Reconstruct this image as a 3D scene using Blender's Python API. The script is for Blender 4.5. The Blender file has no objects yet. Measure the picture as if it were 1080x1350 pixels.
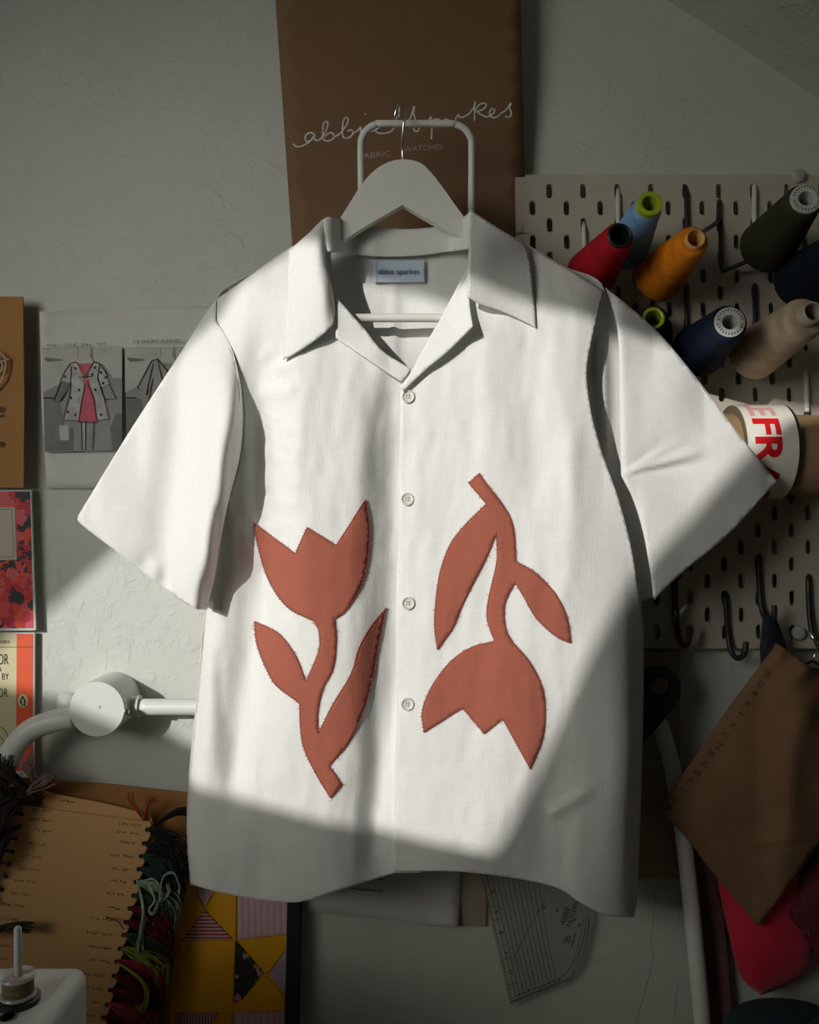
import bpy, bmesh, math, random
import numpy as np
from mathutils import Vector, Matrix, noise
from mathutils.geometry import delaunay_2d_cdt
random.seed(7)
C = bpy.context.scene.collection
# ---------------------------------------------------------------- camera, light, exposure
D, F, H = 1.027, 1150.0, 1.40          # distance to the wall (m), focal length (px of a 1080 wide frame), eye height
def P(px, py, d=0.0):                  # a point d metres in front of the wall
    s = (D - d) / F
    return Vector(((px - 540) * s, -d, H - (py - 675) * s))
scn = bpy.context.scene
cd = bpy.data.cameras.new('camera'); cam = bpy.data.objects.new('camera', cd); C.objects.link(cam)
cam.location = (0, -D, H); cam.rotation_euler = (math.pi/2, 0, 0)
cd.sensor_fit = 'HORIZONTAL'; cd.sensor_width = 36; cd.lens = 36 * F / 1080; cd.clip_start = 0.02
scn.camera = cam
scn.view_settings.view_transform = 'Standard'; scn.view_settings.look = 'None'
scn.view_settings.gamma = 1; scn.view_settings.use_curve_mapping = False
scn.view_settings.exposure = 0.0
KX, KZ = 0.62, 0.35                    # sunlight runs right and down on its way to the wall
SUNV = Vector((KX, 1.0, -KZ)).normalized()
w = bpy.data.worlds.new('world'); scn.world = w; w.use_nodes = True
w.node_tree.nodes['Background'].inputs[0].default_value = (0.98, 0.98, 0.92, 1)
w.node_tree.nodes['Background'].inputs[1].default_value = 0.036
sd = bpy.data.lights.new('sun', 'SUN'); sd.energy = 2.65; sd.angle = math.radians(0.53); sd.color = (1.0, 0.972, 0.925)
so = bpy.data.objects.new('sun', sd); C.objects.link(so); so.rotation_euler = SUNV.to_track_quat('-Z', 'Y').to_euler()
so.location = (-3, -4, 3.5)
ad = bpy.data.lights.new('left_fill', 'AREA'); ad.shape = 'RECTANGLE'; ad.size = 0.7; ad.size_y = 0.7; ad.spread = math.radians(58)  # soft fill light added at the left; no window stands there
ad.energy = 1.2; ad.color = (1.0, 0.985, 0.90)
ao = bpy.data.objects.new('left_fill', ad); C.objects.link(ao)
ao.location = (-1.05, -1.25, 1.74); ao.rotation_euler = (Vector((-0.02, 0, 1.50)) - ao.location).to_track_quat('-Z', 'Y').to_euler()

# ---------------------------------------------------------------- materials
MATS = {}
def nd(nt, t, **kw):
    n = nt.nodes.new(t)
    for k, v in kw.items():
        if k.startswith('_'): setattr(n, k[1:], v)
        else: n.inputs[k.replace('_', ' ')].default_value = v
    return n
def mat(name, col, rough=0.7, metal=0.0, var=0.12, vscale=(30, 30, 30), bump=0.0, bscale=(200, 200, 200), alpha=1.0, sheen=0.0, trans=0.0, spec=0.5):
    if name in MATS: return MATS[name]
    m = bpy.data.materials.new(name); m.use_nodes = True; nt = m.node_tree
    b = nt.nodes['Principled BSDF']
    b.inputs['Roughness'].default_value = rough; b.inputs['Metallic'].default_value = metal
    b.inputs['Alpha'].default_value = alpha; b.inputs['Sheen Weight'].default_value = sheen
    b.inputs['Transmission Weight'].default_value = trans
    b.inputs['Specular IOR Level'].default_value = spec
    tc = nd(nt, 'ShaderNodeTexCoord'); mp = nd(nt, 'ShaderNodeMapping'); mp.inputs['Scale'].default_value = vscale
    nt.links.new(tc.outputs['Object'], mp.inputs['Vector'])
    nz = nd(nt, 'ShaderNodeTexNoise', Scale=1.0, Detail=4.0); nt.links.new(mp.outputs[0], nz.inputs['Vector'])
    cr = nd(nt, 'ShaderNodeValToRGB')
    cr.color_ramp.elements[0].position = 0.3; cr.color_ramp.elements[1].position = 0.7
    cr.color_ramp.elements[0].color = tuple(c * (1 - var) for c in col) + (1,)
    cr.color_ramp.elements[1].color = tuple(min(1, c * (1 + var)) for c in col) + (1,)
    nt.links.new(nz.outputs['Fac'], cr.inputs[0]); nt.links.new(cr.outputs[0], b.inputs['Base Color'])
    if bump:
        mp2 = nd(nt, 'ShaderNodeMapping'); mp2.inputs['Scale'].default_value = bscale
        nt.links.new(tc.outputs['Object'], mp2.inputs['Vector'])
        n2 = nd(nt, 'ShaderNodeTexNoise', Scale=1.0, Detail=3.0); nt.links.new(mp2.outputs[0], n2.inputs['Vector'])
        bp = nd(nt, 'ShaderNodeBump', Strength=1.0, Distance=bump)
        nt.links.new(n2.outputs['Fac'], bp.inputs['Height']); nt.links.new(bp.outputs[0], b.inputs['Normal'])
    MATS[name] = m; return m
def linen(name, col, k=1.0):
    m = bpy.data.materials.new(name); m.use_nodes = True; nt = m.node_tree; b = nt.nodes['Principled BSDF']
    b.inputs['Roughness'].default_value = 0.9; b.inputs['Sheen Weight'].default_value = 0.08
    b.inputs['Specular IOR Level'].default_value = 0.2
    tc = nd(nt, 'ShaderNodeTexCoord'); hs = []
    for sc in ((1300, 300, 60), (75, 300, 1300), (16, 16, 24)):
        mp = nd(nt, 'ShaderNodeMapping'); mp.inputs['Scale'].default_value = sc
        nt.links.new(tc.outputs['Object'], mp.inputs['Vector'])
        nz = nd(nt, 'ShaderNodeTexNoise', Scale=1.0, Detail=2.0); nt.links.new(mp.outputs[0], nz.inputs['Vector']); hs.append(nz)
    ma = nd(nt, 'ShaderNodeMath', _operation='ADD'); nt.links.new(hs[0].outputs['Fac'], ma.inputs[0]); nt.links.new(hs[1].outputs['Fac'], ma.inputs[1])
    bp = nd(nt, 'ShaderNodeBump', Strength=1.0, Distance=0.00030 * k); nt.links.new(ma.outputs[0], bp.inputs['Height'])
    b2 = nd(nt, 'ShaderNodeBump', Strength=1.0, Distance=0.0022); nt.links.new(hs[2].outputs['Fac'], b2.inputs['Height'])
    nt.links.new(bp.outputs[0], b2.inputs['Normal']); nt.links.new(b2.outputs[0], b.inputs['Normal'])
    mr = nd(nt, 'ShaderNodeMapRange'); mr.inputs['From Min'].default_value = 0.7; mr.inputs['From Max'].default_value = 1.3
    mr.inputs['To Min'].default_value = 0.95; mr.inputs['To Max'].default_value = 1.035
    nt.links.new(ma.outputs[0], mr.inputs['Value'])
    vm = nd(nt, 'ShaderNodeVectorMath', _operation='SCALE'); vm.inputs[0].default_value = col
    nt.links.new(mr.outputs[0], vm.inputs['Scale']); nt.links.new(vm.outputs[0], b.inputs['Base Color'])
    # thin cloth lets a little of the light through
    tr = nd(nt, 'ShaderNodeBsdfTranslucent'); tr.inputs['Color'].default_value = tuple(col) + (1,)
    mx = nd(nt, 'ShaderNodeMixShader'); mx.inputs[0].default_value = 0.10
    nt.links.new(b.outputs[0], mx.inputs[1]); nt.links.new(tr.outputs[0], mx.inputs[2])
    nt.links.new(mx.outputs[0], nt.nodes['Material Output'].inputs['Surface'])
    return m
def stripes(name, cols, scale, axis='X', rough=0.85, distort=0.4):
    m = bpy.data.materials.new(name); m.use_nodes = True; nt = m.node_tree; b = nt.nodes['Principled BSDF']
    b.inputs['Roughness'].default_value = rough
    tc = nd(nt, 'ShaderNodeTexCoord')
    wv = nd(nt, 'ShaderNodeTexWave', Scale=scale, Distortion=distort); wv.bands_direction = axis
    nt.links.new(tc.outputs['Object'], wv.inputs['Vector'])
    cr = nd(nt, 'ShaderNodeValToRGB'); nt.links.new(wv.outputs['Fac'], cr.inputs[0])
    while len(cr.color_ramp.elements) < len(cols): cr.color_ramp.elements.new(0.5)
    for i, c in enumerate(cols):
        cr.color_ramp.elements[i].position = i / (len(cols) - 1); cr.color_ramp.elements[i].color = c + (1,)
    nt.links.new(cr.outputs[0], b.inputs['Base Color']); return m
def blotches(name, cols, scale, rough=0.6):
    m = bpy.data.materials.new(name); m.use_nodes = True; nt = m.node_tree; b = nt.nodes['Principled BSDF']
    b.inputs['Roughness'].default_value = rough
    tc = nd(nt, 'ShaderNodeTexCoord')
    nz = nd(nt, 'ShaderNodeTexNoise', Scale=scale * 1.2, Detail=2.0); nt.links.new(tc.outputs['Object'], nz.inputs['Vector'])
    mv = nd(nt, 'ShaderNodeVectorMath', _operation='MULTIPLY_ADD'); mv.inputs[1].default_value = (0.02, 0.02, 0.02)
    nt.links.new(nz.outputs['Color'], mv.inputs[0]); nt.links.new(tc.outputs['Object'], mv.inputs[2])
    vo = nd(nt, 'ShaderNodeTexVoronoi', Scale=scale); nt.links.new(mv.outputs[0], vo.inputs['Vector'])
    sx = nd(nt, 'ShaderNodeSeparateColor'); nt.links.new(vo.outputs['Color'], sx.inputs[0])
    cr = nd(nt, 'ShaderNodeValToRGB'); cr.color_ramp.interpolation = 'CONSTANT'; nt.links.new(sx.outputs[0], cr.inputs[0])
    while len(cr.color_ramp.elements) < len(cols): cr.color_ramp.elements.new(0.5)
    for i, c in enumerate(cols):
        cr.color_ramp.elements[i].position = i / len(cols); cr.color_ramp.elements[i].color = c + (1,)
    nt.links.new(cr.outputs[0], b.inputs['Base Color']); return m
def plaster():
    m = bpy.data.materials.new('painted_plaster'); m.use_nodes = True; nt = m.node_tree; b = nt.nodes['Principled BSDF']
    b.inputs['Roughness'].default_value = 0.65
    tc = nd(nt, 'ShaderNodeTexCoord')
    n1 = nd(nt, 'ShaderNodeTexNoise', Scale=5.0, Detail=5.0); nt.links.new(tc.outputs['Object'], n1.inputs['Vector'])
    cr = nd(nt, 'ShaderNodeValToRGB'); nt.links.new(n1.outputs['Fac'], cr.inputs[0])
    cr.color_ramp.elements[0].position = 0.3; cr.color_ramp.elements[0].color = (0.535, 0.55, 0.505, 1)
    cr.color_ramp.elements[1].position = 0.7; cr.color_ramp.elements[1].color = (0.585, 0.60, 0.555, 1)
    nt.links.new(cr.outputs[0], b.inputs['Base Color'])
    n2 = nd(nt, 'ShaderNodeTexNoise', Scale=38.0, Detail=6.0, Roughness=0.62, Distortion=0.6); nt.links.new(tc.outputs['Object'], n2.inputs['Vector'])
    r2 = nd(nt, 'ShaderNodeValToRGB'); r2.color_ramp.elements[0].position = 0.50; r2.color_ramp.elements[1].position = 0.72
    nt.links.new(n2.outputs['Fac'], r2.inputs[0])
    n3 = nd(nt, 'ShaderNodeTexNoise', Scale=7.0, Detail=2.0); nt.links.new(tc.outputs['Object'], n3.inputs['Vector'])
    mu = nd(nt, 'ShaderNodeMath', _operation='MULTIPLY'); nt.links.new(r2.outputs[0], mu.inputs[0]); nt.links.new(n3.outputs['Fac'], mu.inputs[1])
    bp = nd(nt, 'ShaderNodeBump', Strength=0.6, Distance=0.0030); nt.links.new(mu.outputs[0], bp.inputs['Height'])
    b2 = nd(nt, 'ShaderNodeBump', Strength=0.3, Distance=0.015); nt.links.new(n1.outputs['Fac'], b2.inputs['Height'])
    nt.links.new(b2.outputs[0], bp.inputs['Normal']); nt.links.new(bp.outputs[0], b.inputs['Normal'])
    return m
M_WALL = plaster()
M_SHIRT = linen('white_linen', (0.83, 0.83, 0.805))
M_RED = linen('terracotta_linen', (0.40, 0.122, 0.080), 1.3)
M_STITCH = mat('terracotta_thread', (0.24, 0.035, 0.028), 0.8)
M_WPAINT = mat('white_paint', (0.70, 0.71, 0.67), 0.4, var=0.03)
M_HANGER = mat('hanger_paint', (0.76, 0.755, 0.70), 0.45, var=0.03)
M_PEG = mat('pegboard_paint', (0.50, 0.455, 0.37), 0.45, var=0.03)
M_CHROME = mat('chrome', (0.75, 0.75, 0.74), 0.2, metal=1.0, var=0.02)
M_BLACKM = mat('black_metal', (0.016, 0.016, 0.018), 0.45)
M_KRAFT = mat('kraft_board', (0.34, 0.175, 0.075), 0.75, var=0.08, vscale=(8, 8, 8), bump=0.0002, bscale=(900, 900, 900))
M_KRAFT2 = mat('kraft_card', (0.70, 0.41, 0.17), 0.75, var=0.06, vscale=(6, 6, 6))
M_KRAFT3 = mat('orange_kraft_board', (0.36, 0.165, 0.045), 0.75, var=0.06, vscale=(6, 6, 6))
M_DARKB = mat('brown_board', (0.175, 0.095, 0.045), 0.75, var=0.08, vscale=(4, 4, 4))
M_CHALK = mat('white_chalk', (0.62, 0.60, 0.55), 0.9, var=0.25, vscale=(300, 300, 300))
M_PAPER = mat('white_paper', (0.60, 0.61, 0.58), 0.8, var=0.03)
M_INK = mat('black_ink', (0.02, 0.018, 0.018), 0.7)
M_OLIVE = mat('grey_brown_sheet', (0.34, 0.30, 0.23), 0.8, var=0.08)

# ---------------------------------------------------------------- mesh helpers
def link(name, me, m=None, parent=None, smooth=True, kind=None):
    o = bpy.data.objects.new(name, me); C.objects.link(o)
    if m is not None: me.materials.append(m)
    if parent is not None: o.parent = parent; o.matrix_parent_inverse = Matrix.Translation(-parent.location)
    if smooth: me.shade_smooth()
    if kind: o['kind'] = kind
    return o
def raw(name, vs, fs, m=None, parent=None, smooth=True, kind=None):
    me = bpy.data.meshes.new(name); me.from_pydata([tuple(v) for v in vs], [], fs); me.update()
    return link(name, me, m, parent, smooth, kind)
def tag(o, label, cat, group=None):
    o['label'] = label; o['category'] = cat
    if group: o['group'] = group
    return o
def thing(name, label, cat, loc, group=None):
    o = bpy.data.objects.new(name, None); C.objects.link(o); o.location = loc; o.empty_display_size = 0.02
    return tag(o, label, cat, group)
def struct(o): o['kind'] = 'structure'; return o
def sp(s, n=6, closed=True):
    """'x,y x,y! ...' -> smooth outline, ! marks a corner"""
    pts, cor = [], []
    for t in s.split():
        c = t.endswith('!'); t = t.rstrip('!'); a, b = t.split(','); pts.append((float(a), float(b))); cor.append(c)
    N = len(pts); out = []
    rng = range(N) if closed else range(N - 1)
    for i in rng:
        p1, p2 = pts[i], pts[(i + 1) % N]
        p0 = pts[i - 1] if (closed or i > 0) else p1
        p3 = pts[(i + 2) % N] if (closed or i + 2 < N) else p2
        if cor[i]: p0 = (2*p1[0]-p2[0], 2*p1[1]-p2[1])
        if cor[(i + 1) % N]: p3 = (2*p2[0]-p1[0], 2*p2[1]-p1[1])
        for k in range(n):
            t = k / n; t2 = t*t; t3 = t2*t
            out.append(tuple(0.5*((2*p1[j]) + (-p0[j]+p2[j])*t + (2*p0[j]-5*p1[j]+4*p2[j]-p3[j])*t2 + (-p0[j]+3*p1[j]-3*p2[j]+p3[j])*t3) for j in (0, 1)))
    if not closed: out.append(pts[-1])
    return out
def resample(pts, step, closed=True):
    out = []; n = len(pts)
    for i in range(n if closed else n - 1):
        a, b = pts[i], pts[(i + 1) % n]; L = math.hypot(b[0]-a[0], b[1]-a[1]); k = max(1, int(round(L / step)))
        for j in range(k): out.append((a[0] + (b[0]-a[0])*j/k, a[1] + (b[1]-a[1])*j/k))
    if not closed: out.append(pts[-1])
    return out
def inside(poly, X, Y):
    ins = np.zeros(X.shape, bool); n = len(poly)
    for i in range(n):
        x1, y1 = poly[i]; x2, y2 = poly[(i + 1) % n]
        if y1 == y2: continue
        c = ((y1 > Y) != (y2 > Y)) & (X < (x2 - x1) * (Y - y1) / (y2 - y1) + x1); ins ^= c
    return ins
def distline(poly, X, Y, closed=True):
    d = np.full(X.shape, 1e9); n = len(poly)
    for i in range(n if closed else n - 1):
        ax, ay = poly[i]; bx, by = poly[(i + 1) % n]; dx, dy = bx-ax, by-ay; L2 = dx*dx+dy*dy + 1e-12
        t = np.clip(((X-ax)*dx + (Y-ay)*dy) / L2, 0, 1)
        d = np.minimum(d, np.hypot(X-ax-t*dx, Y-ay-t*dy))
    return d
def cdt(outline, step, holes=(), grid=True):
    clean = []
    for p in resample(outline, step):
        if not clean or math.hypot(p[0]-clean[-1][0], p[1]-clean[-1][1]) > 0.25: clean.append(p)
    if math.hypot(clean[0][0]-clean[-1][0], clean[0][1]-clean[-1][1]) < 0.25: clean.pop()
    V = list(clean); E = [(i, (i + 1) % len(clean)) for i in range(len(clean))]
    for h in holes:
        s = len(V); V += h; E += [(s + i, s + (i + 1) % len(h)) for i in range(len(h))]
    if grid:
        xs = [p[0] for p in clean]; ys = [p[1] for p in clean]
        X, Y = np.meshgrid(np.arange(min(xs), max(xs), step), np.arange(min(ys), max(ys), step * 0.87))
        X = X + (np.arange(X.shape[0]) % 2)[:, None] * step / 2
        ok = inside(clean, X, Y) & (distline(clean, X, Y) > step * 0.45)
        for h in holes: ok &= ~inside(h, X, Y) & (distline(h, X, Y) > step * 0.45)
        V += list(zip(X[ok].tolist(), Y[ok].tolist()))
    co, _, fc, _, _, _ = delaunay_2d_cdt([Vector(v) for v in V], E, [], 1 if not holes else 2, 1e-5)
    co = [(c[0], c[1]) for c in co]
    if True:
        cx = np.array([sum(co[i][0] for i in f)/len(f) for f in fc]); cy = np.array([sum(co[i][1] for i in f)/len(f) for f in fc])
        ok = inside(clean, cx, cy)
        for h in holes: ok &= ~inside(h, cx, cy)
        fc = [f for f, k in zip(fc, ok) if k]
    # face the camera: y grows downward in the picture
    out = []
    for f in fc:
        a, b, c = (co[i] for i in f[:3])
        s = (b[0]-a[0])*(c[1]-a[1]) - (b[1]-a[1])*(c[0]-a[0])
        out.append(list(f) if s < 0 else list(reversed(f)))
    return co, out
def panel(name, outline, depth, m, parent=None, step=6, thick=0.0008, holes=(), smooth=True, grid=True, kind=None):
    """a sheet of outline px,py whose points stand depth(px,py) mm before the wall"""
    co, fc = cdt(outline, step, holes, grid)
    if callable(depth): ds = [depth(x, y) for x, y in co]
    else: ds = [depth] * len(co)
    o = raw(name, [P(x, y, d / 1000) for (x, y), d in zip(co, ds)], fc, m, parent, smooth, kind)
    if thick:
        s = o.modifiers.new('thickness', 'SOLIDIFY'); s.thickness = thick; s.offset = -1; s.use_even_offset = False
        if not smooth or not callable(depth):
            o.data.shade_flat()
    return o
def slab(name, outline, d, t, m, parent=None, holes=(), bevel=0.0):
    """flat board with its front face d mm before the wall and t mm thick"""
    o = panel(name, outline, d, m, parent, step=1e6, thick=t/1000, holes=holes, smooth=False, grid=False)
    if bevel:
        b = o.modifiers.new('bevel', 'BEVEL'); b.width = bevel/1000; b.segments = 2; b.limit_method = 'ANGLE'
    return o
def tube(name, pts, r, m, parent=None, seg=10, cap=True, kind=None, bag=None):
    pts = [Vector(p) for p in pts]; n = len(pts); rs = r if isinstance(r, (list, tuple)) else [r] * n
    vs, fs = ([], []) if bag is None else bag
    t0 = (pts[1] - pts[0]).normalized(); a = Vector((0, 0, 1)) if abs(t0.z) < 0.9 else Vector((1, 0, 0))
    u = t0.cross(a).normalized(); base = len(vs)
    for i in range(n):
        t = (pts[min(i+1, n-1)] - pts[max(i-1, 0)]).normalized()
        u = (u - t * u.dot(t)).normalized(); v = t.cross(u)
        for k in range(seg):
            q = 2*math.pi*k/seg; vs.append(pts[i] + (u*math.cos(q) + v*math.sin(q)) * rs[i])
    for i in range(n - 1):
        for k in range(seg):
            a0 = base + i*seg + k; a1 = base + i*seg + (k+1) % seg
            fs.append([a0, a1, a1 + seg, a0 + seg])
    if cap:
        fs.append([base + k for k in range(seg)][::-1]); fs.append([base + (n-1)*seg + k for k in range(seg)])
    if bag is None: return raw(name, vs, fs, m, parent, True, kind)
def curve3(pts, n=6):
    """smooth 3-D polyline through px,py,d(mm) points"""
    q = [Vector(p) for p in pts]; out = []
    for i in range(len(q) - 1):
        p0, p1, p2, p3 = q[max(i-1, 0)], q[i], q[i+1], q[min(i+2, len(q)-1)]
        for k in range(n):
            t = k/n; out.append(0.5*((2*p1) + (-p0+p2)*t + (2*p0-5*p1+4*p2-p3)*t*t + (-p0+3*p1-3*p2+p3)*t**3))
    out.append(q[-1]); return [P(v.x, v.y, v.z/1000) for v in out]
def ribbons(name, lines, width, depth, m, parent=None, kind=None):
    """flat ink lines; each line a list of px,py"""
    vs, fs = [], []
    for L in lines:
        n = len(L)
        if n < 2: continue
        b = len(vs)
        for i in range(n):
            a, c = L[max(i-1, 0)], L[min(i+1, n-1)]; dx, dy = c[0]-a[0], c[1]-a[1]; l = math.hypot(dx, dy) or 1
            nx, ny = -dy/l*width/2, dx/l*width/2; x, y = L[i]
            dd = depth(x, y) if callable(depth) else depth
            vs.append(P(x+nx, y+ny, dd/1000)); vs.append(P(x-nx, y-ny, dd/1000))
        for i in range(n - 1): fs.append([b+2*i, b+2*i+1, b+2*i+3, b+2*i+2])
    return raw(name, vs, fs, m, parent, False, kind)
def lathe(name, a, b, prof, m, parent=None, seg=36, kind=None):
    """prof: list of (t along a->b in metres from a, radius)"""
    a, b = Vector(a), Vector(b); ax = (b - a).normalized()
    u = ax.cross(Vector((0, 0, 1)) if abs(ax.z) < .9 else Vector((1, 0, 0))).normalized(); v = ax.cross(u)
    vs, fs = [], []; n = len(prof)
    for t, r in prof:
        for k in range(seg):
            q = 2*math.pi*k/seg; vs.append(a + ax*t + (u*math.cos(q) + v*math.sin(q))*max(r, 1e-5))
    for i in range(n - 1):
        for k in range(seg):
            a0 = i*seg+k; a1 = i*seg+(k+1) % seg; fs.append([a0, a1, a1+seg, a0+seg])
    o = raw(name, vs, fs, m, parent, True, kind)
    o.data.set_sharp_from_angle(angle=math.radians(50)); return o
def ellipse(cx, cy, rx, ry, n=28, rot=0):
    c, s = math.cos(rot), math.sin(rot)
    return [(cx + rx*math.cos(q)*c - ry*math.sin(q)*s, cy + rx*math.cos(q)*s + ry*math.sin(q)*c) for q in [2*math.pi*k/n for k in range(n)]]
def rrect(x0, y0, x1, y1, r=3, n=5):
    o = []
    for cx, cy, a in ((x1-r, y0+r, -90), (x1-r, y1-r, 0), (x0+r, y1-r, 90), (x0+r, y0+r, 180)):
        for k in range(n + 1):
            q = math.radians(a + 90*k/n); o.append((cx + r*math.cos(q), cy + r*math.sin(q)))
    return o
def text_mesh(s, ext=0.0, fat=0.0):
    cu = bpy.data.curves.new('txt', 'FONT'); cu.body = s; cu.size = 1.0; cu.align_x = 'LEFT'; cu.extrude = ext; cu.offset = fat
    o = bpy.data.objects.new('txt', cu); C.objects.link(o); bpy.context.view_layer.update()
    me = bpy.data.meshes.new_from_object(o.evaluated_get(bpy.context.evaluated_depsgraph_get()))
    bpy.data.objects.remove(o); return me
def text(s, x, y, h, d, m, parent, ang=0.0, width=None, bold=0.0, name='lettering', flipx=False, depthfn=None):
    """lettering with its baseline start at px,py, cap height h px, turned ang degrees clockwise"""
    me = text_mesh(s); xs = [v.co.x for v in me.vertices]
    if not xs: return None
    x0, x1 = min(xs), max(xs); k = h / 0.70; kx = k if width is None else width / (x1 - x0)
    c, sn = math.cos(math.radians(ang)), math.sin(math.radians(ang))
    for v in me.vertices:
        lx, ly = (v.co.x - x0) * kx, -v.co.y * k
        X, Y = x + lx*c - ly*sn, y + lx*sn + ly*c
        v.co = P(X, Y, (depthfn(X, Y) if depthfn else d) / 1000)
    me.name = name; me.update()
    o = link(name, me, m, parent, False)
    me.materials.clear(); me.materials.append(m); return o
def field(rows):
    """bicubic depth field from rows {y: [(x, depth mm), ...]}"""
    ys = sorted(rows)
    def row(y, x):
        p = rows[y]
        if x <= p[0][0]: return p[0][1]
        if x >= p[-1][0]: return p[-1][1]
        for i in range(len(p) - 1):
            if x <= p[i+1][0]: break
        x1, v1 = p[i]; x2, v2 = p[i+1]; h = x2 - x1
        m0 = (v2 - p[i-1][1]) / (x2 - p[i-1][0]) if i > 0 else (v2-v1)/h
        m1 = (p[i+2][1] - v1) / (p[i+2][0] - x1) if i + 2 < len(p) else (v2-v1)/h
        t = (x - x1)/h; t2 = t*t; t3 = t2*t
        return (2*t3-3*t2+1)*v1 + (t3-2*t2+t)*h*m0 + (-2*t3+3*t2)*v2 + (t3-t2)*h*m1
    def f(x, y):
        if y <= ys[0]: return row(ys[0], x)
        if y >= ys[-1]: return row(ys[-1], x)
        for i in range(len(ys) - 1):
            if y <= ys[i+1]: break
        a = [row(ys[j], x) for j in (max(i-1, 0), i, i+1, min(i+2, len(ys)-1))]
        t = (y - ys[i])/(ys[i+1]-ys[i])
        return 0.5*((2*a[1]) + (-a[0]+a[2])*t + (2*a[0]-5*a[1]+4*a[2]-a[3])*t*t + (-a[0]+3*a[1]-3*a[2]+a[3])*t**3)
    return f
def wrinkle(x, y, s=1.0):
    return s * (2.6*noise.noise(Vector((x/52, y/190, 1.7))) + 1.5*noise.noise(Vector((x/24+.3*y/60, y/80, 5.1))) + 0.7*noise.noise(Vector((x/13, y/30, 9.4))))
def sm(t): t = max(0.0, min(1.0, t)); return t*t*(3-2*t)

# ---------------------------------------------------------------- the room
def quad(name, pts, m):
    return struct(raw(name, pts, [[0, 1, 2, 3]], m, None, False))
quad('wall_back', [(-1.9, 0, 0), (1.7, 0, 0), (1.7, 0, 2.7), (-1.9, 0, 2.7)], M_WALL)
M_FLOOR = stripes('floorboards', [(0.20, 0.12, 0.06), (0.26, 0.16, 0.08)], 3.0)
quad('floor', [(-1.9, -1.9, 0), (1.7, -1.9, 0), (1.7, 0, 0), (-1.9, 0, 0)], M_FLOOR)
a, b = P(880, 0, 0), P(1080, 130, 0); dr = (b - a).normalized()
c0, c1 = a - dr * 1.4, a + dr * 1.5
struct(raw('ceiling', [(c0.x, 0.0, c0.z), (c1.x, 0.0, c1.z), (c1.x, -1.9, c1.z), (c0.x, -1.9, c0.z)], [[0, 1, 2, 3]], M_WALL, None, False))
# sun_mask_wall stands unseen behind the camera, its opening shaped to cast the sunlit patch
YF = -1.9
def to_front(p):
    k = (p.y - YF); return (p.x - KX*k, p.z + KZ*k)
sunpoly = [P(x, y, d) for x, y, d in [
    (378, 318, .125), (706, 404, .14), (1180, 505, .12), (1040, 545, .12), (866, 748, .13), (832, 800, .13), (672, 1112, .145), (655, 1130, .145),
    (440, 1086, .14), (250, 1035, .12), (140, 955, .07), (85, 925, .05), (-160, 880, .01)]]
L1, L2 = P(165, 690, 0), P(50, 805, 0)
e = L2 + (L2 - L1) * 2.2
sunpoly.append(e)
fr = [to_front(p) for p in sunpoly]
outer = [(-3.4, -0.4), (2.6, -0.4), (2.6, 3.9), (-3.4, 3.9)]
V2 = [Vector(v) for v in outer + fr]
E2 = [(i, (i+1) % 4) for i in range(4)] + [(4+i, 4+(i+1) % len(fr)) for i in range(len(fr))]
co, _, fc, _, _, _ = delaunay_2d_cdt(V2, E2, [], 1, 1e-6)
def inp(x, y): return bool(inside(fr, np.array([x]), np.array([y]))[0])
fc = [f for f in fc if not inp(sum(co[i][0] for i in f)/len(f), sum(co[i][1] for i in f)/len(f))]
o = struct(raw('sun_mask_wall', [(v[0], YF, v[1]) for v in co], fc, M_WALL, None, False))
s = o.modifiers.new('t', 'SOLIDIFY'); s.thickness = 0.01

# ---------------------------------------------------------------- the shirt
LF = field({
 330: [(380,112),(410,124),(440,130),(545,126)],
 400: [(280,108),(300,120),(325,131),(375,140),(440,140),(545,128)],
 500: [(300,126),(318,125),(346,121),(374,138),(400,146),(450,144),(490,137),(520,128),(560,130)],
 600: [(300,116),(318,114),(350,114),(376,138),(400,146),(450,145),(476,141),(500,127),(522,117),(560,120)],
 700: [(280,110),(300,116),(320,114),(352,112),(374,136),(400,147),(450,146),(476,141),(500,126),(522,116),(560,119)],
 800: [(266,104),(288,118),(305,117),(346,112),(366,134),(400,147),(450,146),(476,141),(500,126),(520,116),(560,119)],
 880: [(258,104),(276,124),(295,123),(330,113),(354,132),(400,147),(455,147),(476,141),(500,125),(520,116),(560,119)],
 1000:[(246,104),(260,126),(280,133),(312,118),(340,136),(400,148),(455,147),(476,140),(498,121),(515,121),(530,127),(560,127)],
 1090:[(246,104),(262,128),(300,136),(360,142),(420,148),(465,142),(492,122),(512,126),(530,131),(560,131)],
 1180:[(248,106),(265,128),(310,136),(380,145),(440,148),(485,136),(505,130),(530,134),(560,134)]})
RF = field({
 330: [(540,126),(620,132),(680,122),(700,112)],
 400: [(520,130),(600,138),(650,141),(700,138),(740,140),(775,134),(798,124)],
 500: [(518,134),(545,138),(600,142),(650,147),(692,141),(735,149),(756,147),(775,144)],
 600: [(518,134),(545,137),(600,143),(660,149),(705,145),(750,154),(774,149),(795,145)],
 700: [(518,134),(550,138),(620,145),(690,151),(750,156),(794,149),(828,143)],
 850: [(518,134),(545,138),(620,145),(700,152),(765,152),(822,142),(848,112)],
 1000:[(512,133),(545,138),(620,145),(690,149),(735,144),(785,151),(828,146),(848,108)],
 1100:[(512,134),(545,139),(620,147),(680,146),(722,139),(770,151),(822,146),(845,108)],
 1210:[(512,135),(545,139),(600,146),(660,141),(710,139),(760,148),(800,145),(825,134),(840,108)]})
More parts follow.
